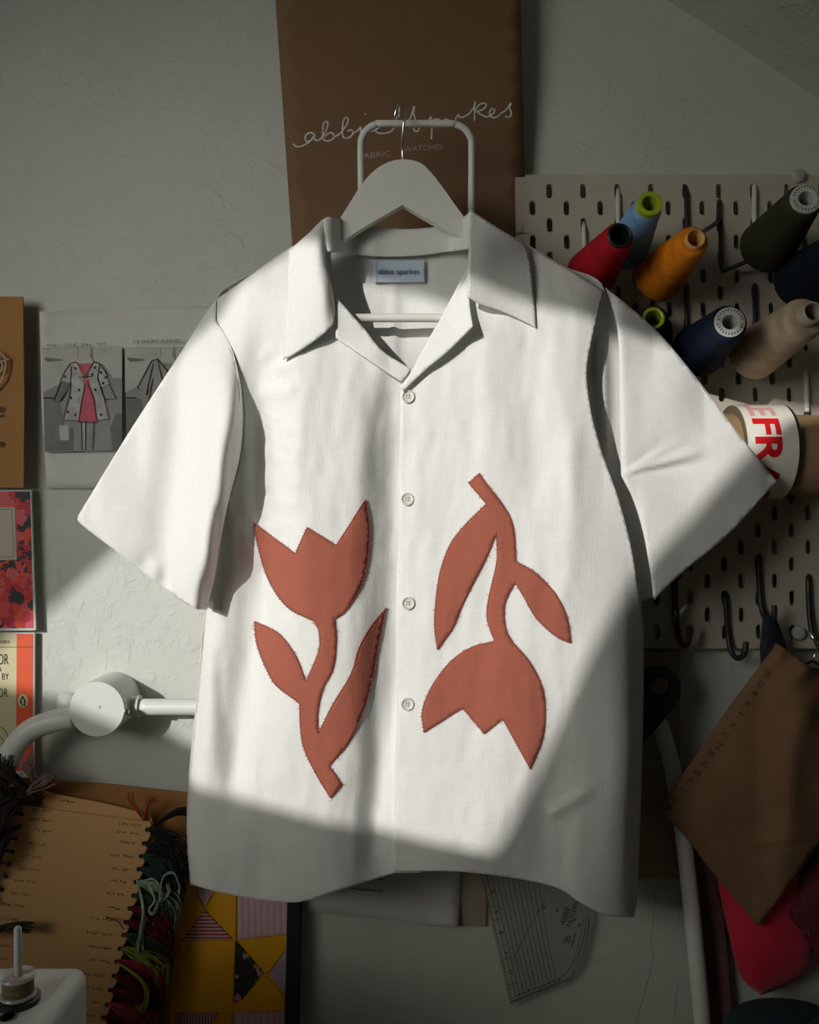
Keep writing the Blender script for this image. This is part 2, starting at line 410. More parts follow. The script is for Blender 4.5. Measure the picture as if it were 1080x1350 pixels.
def d_lf(x, y):
    k = sm((x-335)/20)*sm((420-x)/60)*sm((y-430)/60)*sm((900-y)/160)      # crumpled linen beside the sleeve
    return LF(x, y) + wrinkle(x, y, 0.9*sm((x-250)/40)) + k*(3.2*noise.noise(Vector((x/26+y/60, y/24, 11.0))) + 1.8*noise.noise(Vector((x/12-y/30, y/14, 4.0))))
def d_rf(x, y):
    h = RF(x, y) + wrinkle(x+400, y, 0.95*sm((800-x)/60))
    # diagonal drag fold near the hem
    t = ((x-727)*0.85 - (y-1070)*0.53); nrm = ((x-727)*0.53 + (y-1070)*0.85)
    h += 5.0*math.exp(-((nrm-3)/9)**2)*sm((t+8)/14)*sm((95-t)/80)
    return h
shirt = thing('shirt', 'white linen short-sleeved camp collar shirt with two terracotta tulip motifs on the hanger', 'shirt', P(530, 700, .115))
left_front = sp('385,325! 340,356 285,395! 283,425 305,460! 318,520 318,590 297,678 284,755 272,800! 262,900 251,1010 247,1090 252,1166! 300,1179 385,1190 440,1176 520,1151! 556,1151! 556,520! 543,487! 505,463 481,434 456,406 440,388! 437,340 436,325!')
panel('left_front', left_front, d_lf, M_SHIRT, shirt, step=3.5)
right_front = sp('528,512! 527,600 527,680 523,760 522,850 524,930 521,1000 520,1149! 600,1149 680,1158 735,1171 765,1190 800,1207 836,1209! 840,1180 843,1100 846,1000 848,900 848,850 844,790 832,720 815,655 795,600 780,545 774,500 776,470 785,430 797,384! 745,352 695,323! 625,300! 618,350! 579,423 541,493!')
panel('right_front', right_front, d_rf, M_SHIRT, shirt, step=3.5)
# back of the body, seen through the neck opening
sideL = sp('385,325 340,356 285,395 300,470 316,560 297,678 272,800 262,900 251,1010 247,1090 252,1166', closed=False)
sideR = sp('838,1207 843,1100 848,900 844,790 815,655 795,600 776,500 797,384 745,352 695,323', closed=False)
back = sideL + [(300,1176),(385,1186),(520,1148),(600,1146),(680,1155),(735,1168),(765,1187),(800,1204)] + sideR + [(620,322),(580,333),(533,338),(481,337),(437,331)]
aL, aR = resample(sideL, 20, False), resample(sideR, 20, False)
def d_back(x, y):
    X, Y = np.array([x]), np.array([y])
    dd = min(distline(aL, X, Y, False)[0], distline(aR, X, Y, False)[0])
    h = 84 + 18*math.exp(-dd/10) + wrinkle(x, y+900, 0.7)
    h += 4.0*math.exp(-((x-521)/4.0)**2)*sm((y-350)/60) - 3*sm((x-521)/3)*math.exp(-max(0, x-521)/22)*sm((y-350)/60)
    return h
panel('back', back, d_back, M_SHIRT, shirt, step=8)
# left sleeve
LS = field({
 400: [(270,106),(285,112),(310,118)],
 470: [(235,112),(255,120),(275,127),(294,131),(306,130),(318,126)],
 560: [(180,122),(200,127),(238,124),(270,145),(294,162),(308,155),(320,122)],
 650: [(120,130),(135,132),(190,128),(228,124),(260,147),(284,166),(297,156),(308,116)],
 740: [(110,132),(180,134),(220,127),(248,149),(269,165),(281,152),(290,116)],
 805: [(120,132),(180,136),(220,130),(247,151),(262,152),(275,114)]})
def d_ls(x, y):
    f = 1.6*noise.noise(Vector((x/40, y/60, 3.3))) * sm((x-110)/40)
    # soft dents above the cuff
    f -= 5*math.exp(-(((x-188)/16)**2 + ((y-745)/18)**2)) + 4*math.exp(-(((x-222)/13)**2 + ((y-765)/16)**2))
    f += 4*math.exp(-(((x-205)/9)**2 + ((y-752)/14)**2)) + 4*math.exp(-(((x-243)/12)**2 + ((y-775)/20)**2))
    return LS(x, y) + f
sleeve_o = sp('285,396! 272,411 240,462 170,570 103,680! 107,691 160,732 225,782 255,801 273,804! 284,757 297,680 318,592 319,520 306,460 284,422!')
panel('left_sleeve', sleeve_o, d_ls, M_SHIRT, shirt, step=5)
panel('left_sleeve_back', sp('285,398! 240,465 170,572 105,681! 160,731 225,780 262,798! 300,690 312,560 300,450!'),
      lambda x, y: 104 - 14*sm(distline(sleeve_o, np.array([x]), np.array([y]))[0]/30), M_SHIRT, shirt, step=10)
# right sleeve: front sheet with a crisp crease, and the shaded underside behind it
RS = field({
 380: [(795,112),(812,114)],
 430: [(800,112),(814,124),(835,118),(862,108)],
 520: [(814,128),(822,131),(850,126),(895,120),(930,108)],
 620: [(816,133),(824,136),(880,127),(950,124),(1000,118),(1015,112)],
 700: [(838,134),(850,137),(900,130),(960,122)],
 790: [(855,134),(865,136),(900,130)]})
def d_rs(x, y):
    h = RS(x, y) + 1.3*noise.noise(Vector((x/45, y/60, 7.7)))
    # creases that fan out from the crease corner at 818,625
    for ang, amp, L in ((-17, 4.5, 150), (-9, -3.2, 150), (-30, 3.0, 110), (-38, -2.0, 100)):
        c, s = math.cos(math.radians(ang)), math.sin(math.radians(ang))
        t = (x-818)*c + (y-627)*s; n_ = -(x-818)*s + (y-627)*c
        if t > 0: h += amp*math.exp(-(n_/(2.5+t*0.045))**2)*sm(t/25)*sm((L-t)/90)
    return h
panel('right_sleeve', sp('798,379! 830,404 870,440 920,500 970,566 1025,635! 960,705 900,755 863,790! 857,750 848,700 836,660 819,627! 817,560 817,480 814,432 806,400!'), d_rs, M_SHIRT, shirt, step=5)
US = field({
 390: [(775,104),(790,105),(815,108)],
 480: [(770,100),(782,95),(794,106),(806,94),(830,94)],
 560: [(775,98),(786,92),(797,99),(808,86),(830,88)],
 660: [(800,92),(822,86),(860,88)],
 800: [(830,90),(848,88),(880,90)]})
panel('right_sleeve_underside', sp('796,384! 815,405 826,500 842,610 872,690 887,764! 868,785! 842,795! 826,720 800,640 775,560 770,480 780,430!'), lambda x, y: US(x, y)+wrinkle(x, y, .4), M_SHIRT, shirt, step=6)
panel('right_sleeve_back', sp('800,384! 868,444 920,504 968,570 1021,635! 960,702 900,752 868,782! 850,690 835,560 828,430!'),
      lambda x, y: 109 - 18*sm((1000-x)/80)*sm(distline([(798,379),(870,440),(970,566),(1025,635)], np.array([x]), np.array([y]), False)[0]/30), M_SHIRT, shirt, step=12)
# collar
def lerpf(p, q):   # linear depth between two points (x,y,d)
    def f(x, y):
        t = ((x-p[0])*(q[0]-p[0]) + (y-p[1])*(q[1]-p[1])) / ((q[0]-p[0])**2 + (q[1]-p[1])**2); t = max(0, min(1, t))
        return p[2] + (q[2]-p[2])*t
    return f
stand = sp('426,290! 432,286 445,287 470,293 495,297 532,302 583,298 605,290 622,277! 626,322 580,333 533,338 481,337 432,331!')
def d_stand(x, y):
    e_ = abs(x-530)/95.0
    return 93 + 42*sm((e_-0.62)/0.42) + 3*sm((y-300)/38) - 2.5*math.exp(-((x-470)/12)**2) + 2*math.exp(-((x-492)/10)**2)
panel('collar_stand', stand, d_stand, M_SHIRT, shirt, step=4, thick=0.0012)
CL = field({
 290: [(425,134),(440,126)],
 330: [(378,120),(400,138),(420,147),(432,136)],
 380: [(378,140),(400,151),(425,158),(434,152),(441,141)],
 430: [(374,144),(400,153),(428,158),(441,153)],
 478: [(374,146),(400,153),(440,156)]})
panel('collar_leaf', sp('437,287! 426,289 405,309 383,328! 380,335 377,400 373,474! 385,468 410,452 441,429! 441,400 436,372 430,345 428,318!'), CL, M_SHIRT, shirt, step=4, thick=0.0016)
CR = field({
 276: [(615,140),(630,136)],
 320: [(618,158),(640,152),(670,138),(698,122)],
 380: [(617,163),(640,157),(670,148),(704,140)],
 432: [(617,161),(640,156),(680,148),(707,146)]})
panel('collar_leaf', sp('620,276! 655,299 693,322! 699,345 704,390 707,432! 690,423 664,411 634,401 617,391! 618,340!'), CR, M_SHIRT, shirt, step=4, thick=0.0016)
LL = field({
 388: [(438,140),(446,136)],
 430: [(440,146),(460,142),(480,139)],
 470: [(445,150),(490,148),(515,142)],
 510: [(500,146),(530,143),(545,140)]})
panel('lapel', sp('440,388! 456,406 481,434 505,463 542,487! 531,504! 500,484 443,445!'), lambda x, y: LL(x, y)+2.5, M_SHIRT, shirt, step=4, thick=0.0014)
RL = field({
 350: [(612,146),(620,148)],
 400: [(590,142),(620,154)],
 430: [(565,142),(600,150),(623,164)],
 470: [(545,142),(575,150),(600,156)],
 514: [(528,142),(540,144),(560,148)]})
panel('lapel', sp('618,350! 612,372 579,423 555,465 541,492 526,511! 531,516! 560,488 590,463 623,430! 620,410 618,391!'), lambda x, y: RL(x, y)+1.5, M_SHIRT, shirt, step=4, thick=0.0014)
# woven name label in the neck
M_LABEL = mat('woven_label', (0.52, 0.62, 0.74), 0.5, var=0.03)
lab = slab('neck_label', rrect(492, 343, 560, 372, 1.5), 89.5, 0.8, M_LABEL, shirt)
lab['label'] = 'pale blue woven neck label with navy lettering'
for x0, x1 in ((493, 497), (555, 559)): slab('label_fold', rrect(x0, 343.5, x1, 371.5, 1), 90.3, 0.6, M_LABEL, lab)
text('abbie sparkes', 499, 361.5, 7.5, 90.4, mat('navy_ink', (0.02, 0.03, 0.09), 0.6), lab, width=54)
# motifs
flowerL = sp('335,689.5! 389,730! 404.6,695! 443,719! 482,658.5! 488,704 480,763 457,804 441,816! 443,845 439,881 426,907 419,937 419,967.5! 439,928 463,888 473,855 489,826 509.5,801! 499,852 492.5,891 481,933 461.6,976 434,1010! 451,1035! 436,1053! 419,1025 401,989 396,962 394.7,927! 364,904 349,878 338,848 335,819! 367,835 390,865 403,899! 420,858 420,832 414,819! 378,800 353,763 339,717')
flowerR = sp('617.7,636.7! 632,623.7! 643,640 666,670 677,696 680.5,740! 707,756 733,784 748,815 753,848! 733,839 707,815 689,784 679,768! 666,795 666,825 675,845 698,872 714,903 718.6,931 716,972 699.4,1014.5! 662.7,948! 638.7,967.7! 609.6,933.5! 559,966! 556.5,938 568,907 592,874 620,854 652,845! 643,821 642,806 645,784 655,738 654,704! 640,738 611,795 598,826 576.7,857! 572.6,821 578,764 591,722 611,694 641,664!')
def zigzag(outl, w=2.2, st=2.1):
    r = resample(outl, st); out = []
    for i, p in enumerate(r):
        a, b = r[i-1], r[(i+1) % len(r)]; dx, dy = b[0]-a[0], b[1]-a[1]; l = math.hypot(dx, dy) or 1
        k = (1 if i % 2 else -1)*w/2*(0.7+0.6*random.random()); out.append((p[0]-dy/l*k, p[1]+dx/l*k))
    return out + out[:1]
for fl, df, lb in ((flowerL, d_lf, 'upright terracotta tulip motif'), (flowerR, d_rf, 'upside-down terracotta tulip motif')):
    q = panel('tulip_motif', fl, lambda x, y, f=df: f(x, y) + 1.7, M_RED, shirt, step=5, thick=0.0007); q['label'] = lb
    ribbons('zigzag_stitching', [zigzag(fl)], 0.9, lambda x, y, f=df: f(x, y) + 2.3, M_STITCH, q, 'stuff')
# loose threads round the motifs
thr = []
for fl in (flowerL, flowerR):
    r = resample(fl, 9)
    for p in r:
        if random.random() < 0.55:
            a = random.uniform(0, 6.28); l = random.uniform(2, 5); thr.append([(p[0], p[1]), (p[0]+l*.5*math.cos(a), p[1]+l*.5*math.sin(a)), (p[0]+l*math.cos(a+.5), p[1]+l*math.sin(a+.5))])
ribbons('loose_threads', thr, 0.55, lambda x, y: (d_lf if x < 525 else d_rf)(x, y) + 2.2, mat('pale_red_thread', (0.42, 0.10, 0.07), 0.9), shirt, 'stuff')
# seams
def seam(pts, f, w=1.1, dd=0.8):
    L = resample(sp(pts, closed=False), 4, False)
    tube('seam', [P(x, y, (f(x, y)+dd-0.3)/1000) for x, y in L], 0.0004*w, M_SHIRT, shirt, seg=6)
seam('283,424 296,440 308,468 314,500 316,530', lambda x, y: max(d_lf(x, y), d_ls(x, y)))
seam('346,410 360,408 376,408', d_lf, .6, 0)
seam('624,392 650,402 706,409', d_rf, .8)
seam('533,520 533,700 531,900 528,1060 527,1146', d_rf, .6, .2)
# buttons
M_PEARL = mat('pearl', (0.74, 0.72, 0.66), 0.15, var=0.1, vscale=(200, 200, 200), alpha=0.92)
for bx, by in ((538, 523), (537, 658), (538, 795), (537, 928)):
    d0 = (d_rf(bx, by) + 0.6)/1000; a_, b_ = P(bx, by, d0), P(bx, by, d0 + .003)
    R = 0.0068
    bt = lathe('button', a_, a_ + Vector((0.06, -1, 0.02)), [(0, 0), (0, R*.9), (.0008, R), (.0022, R), (.0029, R*.86), (.0024, R*.70), (.0016, R*.62), (.0016, 0)], M_PEARL, shirt, 28)
    for ox, oz in ((-1, -1), (1, -1), (-1, 1), (1, 1)):
        lathe('thread_hole', a_ + Vector((ox*.0013, -.0015, oz*.0013)), a_ + Vector((ox*.0013, -1, oz*.0013)), [(0, 0), (0, .0006), (.0003, .0006), (.0003, 0)], M_INK, bt, 8)

# ---------------------------------------------------------------- hanger and rail
hg = thing('clothes_hanger', 'white wooden hanger with a wire hook inside the shirt collar', 'hanger', P(530, 300, .11))
ho = sp('530,210 553,214 569,228 586,250 604,275 622,297 650,318 705,356 716,374! 706,380! 640,333 618,317 576,296 531,270! 481,299 436,329 415,343 356,384 347,375! 360,358 410,330 430,312 443,296 457,274 475,246 491,227 509,215')
slab('hanger_body', ho, 116, 11, M_HANGER, hg, bevel=2.5)
tube('trouser_bar', curve3([(366,376,111),(380,402,111),(400,416,111),(440,419,111),(530,419,111),(620,419,111),(662,414,111),(684,398,111),(696,374,111)], 5), 0.0045, mat('hanger_bar_paint', (0.66,0.64,0.60), .4, var=.03), hg, seg=14)
tube('hook', curve3([(531,222,111),(531,200,112),(531,180,119),(533,158,124),(534,142,118),(530,135,108),(524,141,97),(521,152,93),(520,160,93)], 6), 0.0015, M_CHROME, hg, seg=10)
rail = thing('hanging_rail', 'white rounded rectangular tube rail behind the hanger hook', 'rail', P(547, 500, .0))
rp = [(478,560,22),(477,420,58),(477,300,80),(476,230,92),(476,190,101)]
arc = [(476 + 28*(1-math.cos(q)), 190 - 27*math.sin(q), 101 + 6*math.sin(q)) for q in [math.radians(a_) for a_ in range(15, 91, 15)]]
arc2 = [(622 - 28*(1-math.cos(q)), 190 - 27*math.sin(q), 101 + 6*math.sin(q)) for q in [math.radians(a_) for a_ in range(90, 14, -15)]]
rp2 = [(622,190,101),(622,230,92),(621,300,80),(620,420,58),(618,560,22)]
tube('rail_tube', curve3(rp + arc + arc2 + rp2, 3), 0.0037, M_WPAINT, rail, seg=14)
for x in (478, 618):
    slab('wall_plate', rrect(x-14, 530, x+14, 600, 5), 6, 6, M_WPAINT, rail, bevel=1)
    tube('bracket_post', [P(x, 560, 0.004), P(x, 560, 0.024)], 0.006, M_WPAINT, rail, seg=12)

# ---------------------------------------------------------------- brown card behind the hanger
brown = thing('card_banner', 'tall brown card with looping white handwriting behind the hanger', 'sign', P(535, 160, .02))
def d_br(x, y): return 40 - 30*sm(y/340.0) + (0 if y > 0 else -y*0.09)
bo = [(357, -90), (684.5, -90), (694, 320), (696, 480), (390, 480), (385, 320)]
panel('card', bo, d_br, M_DARKB, brown, step=22, thick=0.002)
def cr1(L): return [(340 + x*.3519, y*.3519) for x, y in L]
strokes = [
 [(132,538),(145,549),(168,546),(195,530),(212,510),(208,500),(190,498),(178,512),(180,528),(196,527),(212,508),(214,524),(228,526)],
 [(228,526),(248,505),(262,470),(258,455),(246,465),(243,500),(246,522),(264,528),(284,516),(280,499),(264,500),(252,512)],
 [(284,514),(308,500),(332,468),(338,448),(328,440),(319,460),(317,500),(324,517),(344,514),(357,498),(350,487),(336,491)],
 [(357,500),(375,488),(386,476),(386,498),(396,506),(420,494)],
 [(420,494),(445,484),(459,470),(448,462),(437,478),(446,496),(468,500),(495,494),(512,478)],
 [(402,424),(405,430)],
 [(512,478),(519,450),(517,415),(524,398),(530,410),(528,440)],
 [(556,462),(572,440),(582,410),(586,400),(584,425),(592,452),(604,478),(598,492),(586,488),(584,474)],
 [(604,478),(622,468),(640,450),(650,440),(652,480),(650,522)],
 [(652,462),(664,446),(680,448),(682,464),(668,476),(654,470)],
 [(682,466),(696,462),(712,452),(704,446),(694,458),(700,470),(716,462),(720,450),(724,468),(734,464)],
 [(734,464),(744,440),(752,430),(756,440),(776,436),(794,424)],
 [(794,424),(810,400),(816,382),(812,392),(812,425),(812,452)],
 [(812,420),(828,394),(848,386),(856,396),(840,412),(822,418),(838,430),(860,440)],
 [(860,438),(880,426),(888,412),(876,408),(868,424),(878,440),(896,438),(912,424)],
 [(912,424),(932,410),(948,386),(944,405),(950,425),(942,438),(926,436)]]
ribbons('handwriting', [cr1(sp(' '.join('%g,%g' % p for p in s_), 5, False)) for s_ in strokes], 2.1, lambda x, y: d_br(x, y)+.6, M_CHALK, brown)
M_CHALK2 = mat('faint_chalk', (0.36, 0.31, 0.26), .9, var=.2)
text('FABRIC', 474, 210, 7.5, 0, M_CHALK2, brown, ang=-6, width=42, depthfn=lambda x, y: d_br(x, y)+.6)
text('SWATCHES', 528, 201, 7.0, 0, M_CHALK2, brown, ang=-5, width=56, depthfn=lambda x, y: d_br(x, y)+.6)

# ---------------------------------------------------------------- pegboard with real slots
peg = thing('pegboard', 'white pegboard with staggered upright slots on the wall right of the shirt', 'pegboard', P(900, 550, 0))
PD = 17.0
def tilt(x, y): return (x + (y-252)*0.013, y)
vs, fs = [], []
def addq(poly):
    b = len(vs); vs.extend(P(*tilt(x, y), PD/1000) for x, y in poly); fs.append(list(range(b, b+len(poly))))
def cell(cx, cy, x0, x1, y0, y1):
    hw, hh = 4.1, 9.6; ins = []
    for k in range(7): q = math.radians(180+180*k/6); ins.append((cx+hw*math.cos(q), cy-(hh-hw)+hw*math.sin(q)))
    for k in range(7): q = math.radians(180*k/6); ins.append((cx+hw*math.cos(q), cy+(hh-hw)+hw*math.sin(q)))
    n = len(ins)
    out = [(x0, cy-hh+hw), (x0, y0), ((x0+cx)/2, y0), (cx, y0), ((x1+cx)/2, y0), (x1, y0), (x1, cy-hh+hw), (x1, cy+hh-hw), (x1, y1), ((x1+cx)/2, y1), (cx, y1), ((x0+cx)/2, y1), (x0, y1), (x0, cy+hh-hw)]
    b = len(vs)
    vs.extend(P(*tilt(x, y), PD/1000) for x, y in ins); vs.extend(P(*tilt(x, y), PD/1000) for x, y in out)
    for i in range(n):
        j = (i+1) % n; fs.append([b+i, b+n+i, b+n+j, b+j][::-1])
py_, px_ = 22.35, 44.8
x_end = 724.4 + 9.5*px_
for r in range(27):
    cy = 252 + r*py_; y0, y1 = cy - py_/2, cy + py_/2
    if r == 0: y0 = 230
    if r == 26: y1 = 855
    st = 702.0 if r % 2 else 724.4
    if r % 2 == 0: addq([(679.6, y0), (702.0, y0), (702.0, y1), (679.6, y1)][::-1])
    for c in range(10):
        cx = st + c*px_
        if cx + px_/2 > x_end + 1: addq([(cx-px_/2, y0), (x_end, y0), (x_end, y1), (cx-px_/2, y1)][::-1]); break
        cell(cx, cy, cx-px_/2, cx+px_/2, y0, y1)
me = bpy.data.meshes.new('board'); me.from_pydata([tuple(v) for v in vs], [], fs); me.update()
bm = bmesh.new(); bm.from_mesh(me); bmesh.ops.remove_doubles(bm, verts=bm.verts, dist=1e-6); bmesh.ops.recalc_face_normals(bm, faces=bm.faces)
if sum(f.normal.y for f in bm.faces) > 0: bmesh.ops.reverse_faces(bm, faces=bm.faces)
bm.to_mesh(me); bm.free()
o = link('board', me, M_PEG, peg, False); s = o.modifiers.new('t', 'SOLIDIFY'); s.thickness = 0.005; s.offset = -1
for x, y in ((1044, 240), (1044, 832), (716, 841)):
    p = P(x, y, PD/1000)
    lathe('screw_spacer', P(x, y, 0), p + Vector((0, -1, 0)), [(0, 0), (0, .004), (.016, .004), (.016, .008), (.021, .0078), (.0225, .006), (.0225, .0012), (.0215, .001), (.0215, 0)], mat('grey_plastic', (.42, .41, .38), .4), peg, 20)

# hooks on the pegboard
M_PIN = mat('white_pin_plastic', (0.62, 0.61, 0.56), 0.4, var=.03)
def hook(pts, r, m, label, name='peg_hook', grp=None):
    o = tube(name, curve3(pts, 5), r, m, None, seg=10); tag(o, label, 'hook', grp); return o
hook([(890,768,10),(890,774,20),(892,815,21),(895,840,24),(901,851,32),(907,848,42),(909,838,45),(909,827,46)], .0032, M_BLACKM, 'black hook just below the cuff of the right-hand sleeve')
hook([(957,780,10),(957,790,20),(960,835,21),(964,858,25),(972,868,34),(980,864,44),(983,855,46),(984,846,46)], .0032, M_BLACKM, 'bare black hook at the bottom edge of the pegboard beside the navy strap')
hook([(1001,732,10),(1001,740,20),(1002,780,21),(1005,805,25),(1012,818,34),(1019,816,42),(1021,808,44),(1021,798,44)], .0032, M_BLACKM, 'black hook carrying the navy strap of the tan pouch')
hook([(1066,758,10),(1066,766,20),(1067,800,21),(1071,835,25),(1079,846,34),(1087,842,42),(1090,828,44)], .0032, M_BLACKM, 'black hook at the right edge holding the metal clip')

# ---------------------------------------------------------------- thread cones
def cone(name, label, front, df, rf, backp, db, rb, core_r, hole_r, mt, mc, core_out=.006, ring=False, pin=None, pinm=None, plabel=None, shoulder=.012, extra_ring=None):
    a, b = P(*backp, db/1000), P(*front, df/1000)
    t = thing(name, label, 'thread', a, 'thread cones on the pegboard pins')
    L = (b - a).length
    sb, sf = (D-db/1000)/F, (D-df/1000)/F; Rb, Rf, Cr, Hr = rb*sb, rf*sf, core_r*sf, hole_r*sf
    prof = [(0, Cr*1.1), (0, Rb*.93), (.003, Rb)]
    for k in range(1, 25):
        q = k/24; rr = Rb + (Rf-Rb)*q + 0.0003*math.sin(k*2.4)
        prof.append((.003 + (L-.003-shoulder)*q, rr))
    prof += [(L-shoulder*.55, Rf*.985), (L-shoulder*.25, Rf*.93), (L-.001, Rf*.84), (L, Rf*.74), (L, Cr*.9)]
    lathe('wound_thread', a, b, prof, mt, t, 40)
    lathe('core_tube', a, b, [(-.004, Hr*1.05), (-.004, Cr*1.1), (.002, Cr*1.1), (L-.002, Cr), (L+core_out, Cr), (L+core_out+.0008, (Cr+Hr)/2), (L+core_out, Hr), (L*.4, Hr), (-.004, Hr)], mc, t, 36)
    if ring:
        ax = (b-a).normalized(); u = ax.cross(Vector((0, 0, 1))).normalized(); v = ax.cross(u); vs, fs = [], []
        rm = Cr*.5+Hr*.5
        for k in range(26):
            if k % 13 in (0,): continue
            q = 2*math.pi*k/26; rr = Hr + (Cr-Hr)*.62; w_ = (Cr-Hr)*.2; s_ = rr*.045
            c = b + ax*(core_out+.0013); e1 = u*math.cos(q)+v*math.sin(q); e2 = -u*math.sin(q)+v*math.cos(q); bb = len(vs)
            vs += [c+e1*(rr-w_)-e2*s_, c+e1*(rr+w_)-e2*s_, c+e1*(rr+w_*random.uniform(.3,1))+e2*s_*random.uniform(0,1.6), c+e1*(rr-w_*random.uniform(-.3,1))+e2*s_]
            fs.append([bb, bb+1, bb+2, bb+3])
        raw('printed_marks', vs, fs, M_INK, t, False)
    if pin:
        pts = [P(x, y, d/1000) for x, y, d in pin] + [a + (b-a)*q for q in (-.03, .1, .55)]
        q = tube('spool_pin', pts, .0026, pinm or M_BLACKM, None, seg=10)
        tag(q, plabel, 'hook', 'spool pins on the pegboard')
    return t
def thread(n, c, v=.18): return mat(n, c, .75, var=v, vscale=(60, 60, 60), bump=.0004, bscale=(60, 60, 900), spec=.12)
cone('thread_cone', 'dark red thread cone with a black core just above the shoulder of the shirt', (817,311), 150, 21, (779,362), 48, 33, 17, 13, thread('red_thread', (.42,.012,.022)), mat('black_plastic', (.012,.016,.018), .35), .001,
     pin=[(770,294,12),(770,302,20),(771,345,22)], pinm=M_PIN, plabel='white pin with its stem showing left of the red cone')
cone('thread_cone', 'light blue thread cone with a lime green core, partly behind the red cone', (855,272), 140, 20, (825,330), 48, 29, 17, 10.5, thread('blue_thread', (.20,.40,.66)), mat('lime_plastic', (.40,.50,.03), .35), .006,
     pin=[(815,250,12),(815,258,20),(816,318,22)], pinm=M_PIN, plabel='white pin whose stem shows left of the light blue cone')
cone('thread_cone', 'orange thread cone with its pale hollow core facing out', (915,317), 152, 22, (868,366), 48, 33, 13, 10.5, thread('orange_thread', (.78,.235,.015)), mat('pale_orange_core', (.72,.42,.13), .5), .005,
     pin=[(905,246,12),(905,256,20),(906,300,21),(905,345,22)], plabel='black pin whose stem shows above the orange cone')
cone('thread_cone', 'very dark grey thread cone with a lime ring under the orange cone', (861,421), 94, 22, (852,440), 45, 34, 14.5, 10.5, thread('charcoal_thread', (.035,.032,.026)), MATS['lime_plastic'], .004,
     pin=[(861,352,12),(861,360,20),(860,430,22)], plabel='black pin between the light blue cone and the dark grey cone')
cone('thread_cone', 'navy thread cone with a white printed end ring nearest the middle of the pegboard', (962,425), 158, 25.5, (921,463), 48, 35, 20, 10, thread('navy_thread', (.010,.018,.042)), mat('white_core', (.62,.62,.58), .4), .001, ring=True,
     pin=[(905,372,12),(905,380,20),(906,440,21),(915,455,22)], plabel='black pin left of the navy cone under the orange cone')
cone('thread_cone', 'cream thread cone with a pale core below right of the navy one', (1063,418), 162, 29, (992,468), 48, 34, 14, 11, thread('cream_thread', (.48,.38,.26)), mat('beige_core', (.50,.44,.36), .4), .014,
     pin=[(995,372,12),(995,380,20),(996,432,21),(994,455,22)], plabel='black pin right of the navy cone going into the cream cone')
cone('thread_cone', 'olive black thread cone with a white end ring at the top right', (1062,263), 158, 25, (1011,326), 48, 36, 20, 10, thread('olive_thread', (.045,.043,.025)), MATS['white_core'], .002, ring=True,
     pin=[(949,292,12),(950,300,20),(951,345,22),(953,358,26),(975,349,38),(1000,338,44)], plabel='long black pin bent out toward the olive black cone')
cone('thread_cone', 'navy black thread cone cut off by the right edge below the olive one', (1118,322), 158, 26, (1056,372), 48, 37, 20, 10, thread('blueblack_thread', (.010,.016,.026)), MATS['white_core'], .002,
     pin=[(1039,300,12),(1039,308,20),(1041,350,22)], plabel='black pin hidden behind the cone at the right edge')
hook([(948,262,10),(948,270,20),(947,290,22),(940,297,34),(928,305,60),(918,311,90)], .0026, M_BLACKM, 'short black pin reaching from the board down to the orange cone', 'spool_pin', 'spool pins on the pegboard')
hook([(995,244,10),(995,252,20),(995,290,21),(1000,320,23)], .0028, M_PIN, 'white pin stem standing between the orange and olive black cones', 'spool_pin', 'spool pins on the pegboard')
hook([(1063,486,10),(1063,494,20),(1064,530,21),(1064,542,30)], .0030, M_PIN, 'white pin stem just above the cardboard tube', 'spool_pin', 'spool pins on the pegboard')

# ---------------------------------------------------------------- cardboard tube and tape roll
TY, TD = 598, 53
ct = thing('cardboard_tube', 'thick brown cardboard tube sticking out behind the tip of the right-hand sleeve', 'tube', P(1060, TY, TD/1000))
Rt = .0445
A0, A1 = P(1030, TY, TD/1000), P(1290, TY+6, TD/1000+.002)
lathe('tube_wall', A0 - Vector((.07, 0, 0)), A1, [(0, .030), (0, Rt), (.32, Rt), (.32, .030), (0, .030)], mat('tube_card', (.36,.235,.115), .7, var=.1, vscale=(5,60,60)), ct, 48)
for x in (1104, 1200):
    hook([(x,540,10),(x,560,17),(x,640,18),(x+1,648,40),(x+1,640,95)], .0028, M_BLACKM, 'black hook carrying the cardboard tube, %s' % ('the one next to the tape roll' if x < 1150 else 'the one farther from the tape roll'), 'peg_hook', 'hooks under the cardboard tube')
tr = thing('tape_roll', 'white parcel tape roll with red lettering round the end of the cardboard tube', 'tape', P(1010, TY, TD/1000))
Rr = .0525
B1 = Vector((P(1054, TY, .105).x, -TD/1000, P(0, TY-2, TD/1000).z)); B0 = B1 - Vector((.054, 0, 0))
M_TAPE = mat('cream_tape', (.86,.83,.72), .25, var=.02)
lathe('tape_winding', B0, B1, [(0, .0455), (0, Rr), (.054, Rr), (.054, .0455), (0, .0455)], M_TAPE, tr, 64)
lathe('core_ring', B0, B1, [(.0535, .0447), (.0535, Rr*.995), (.0575, Rr*.985), (.0575, .0447)], mat('dark_edge', (.03,.025,.025), .5), tr, 64)
lathe('inner_core', B0 - Vector((.018, 0, 0)), B1, [(0, .022), (0, .033), (.004, .036), (.0178, .036), (.0178, .022), (0, .022)], mat('cream_core', (.50,.44,.33), .6), tr, 40)
lathe('roll_side', B0, B1, [(-.0005, .030), (-.0005, Rr*.99), (.001, Rr*.99)], mat('roll_side_card', (.20,.15,.09), .7), tr, 48)
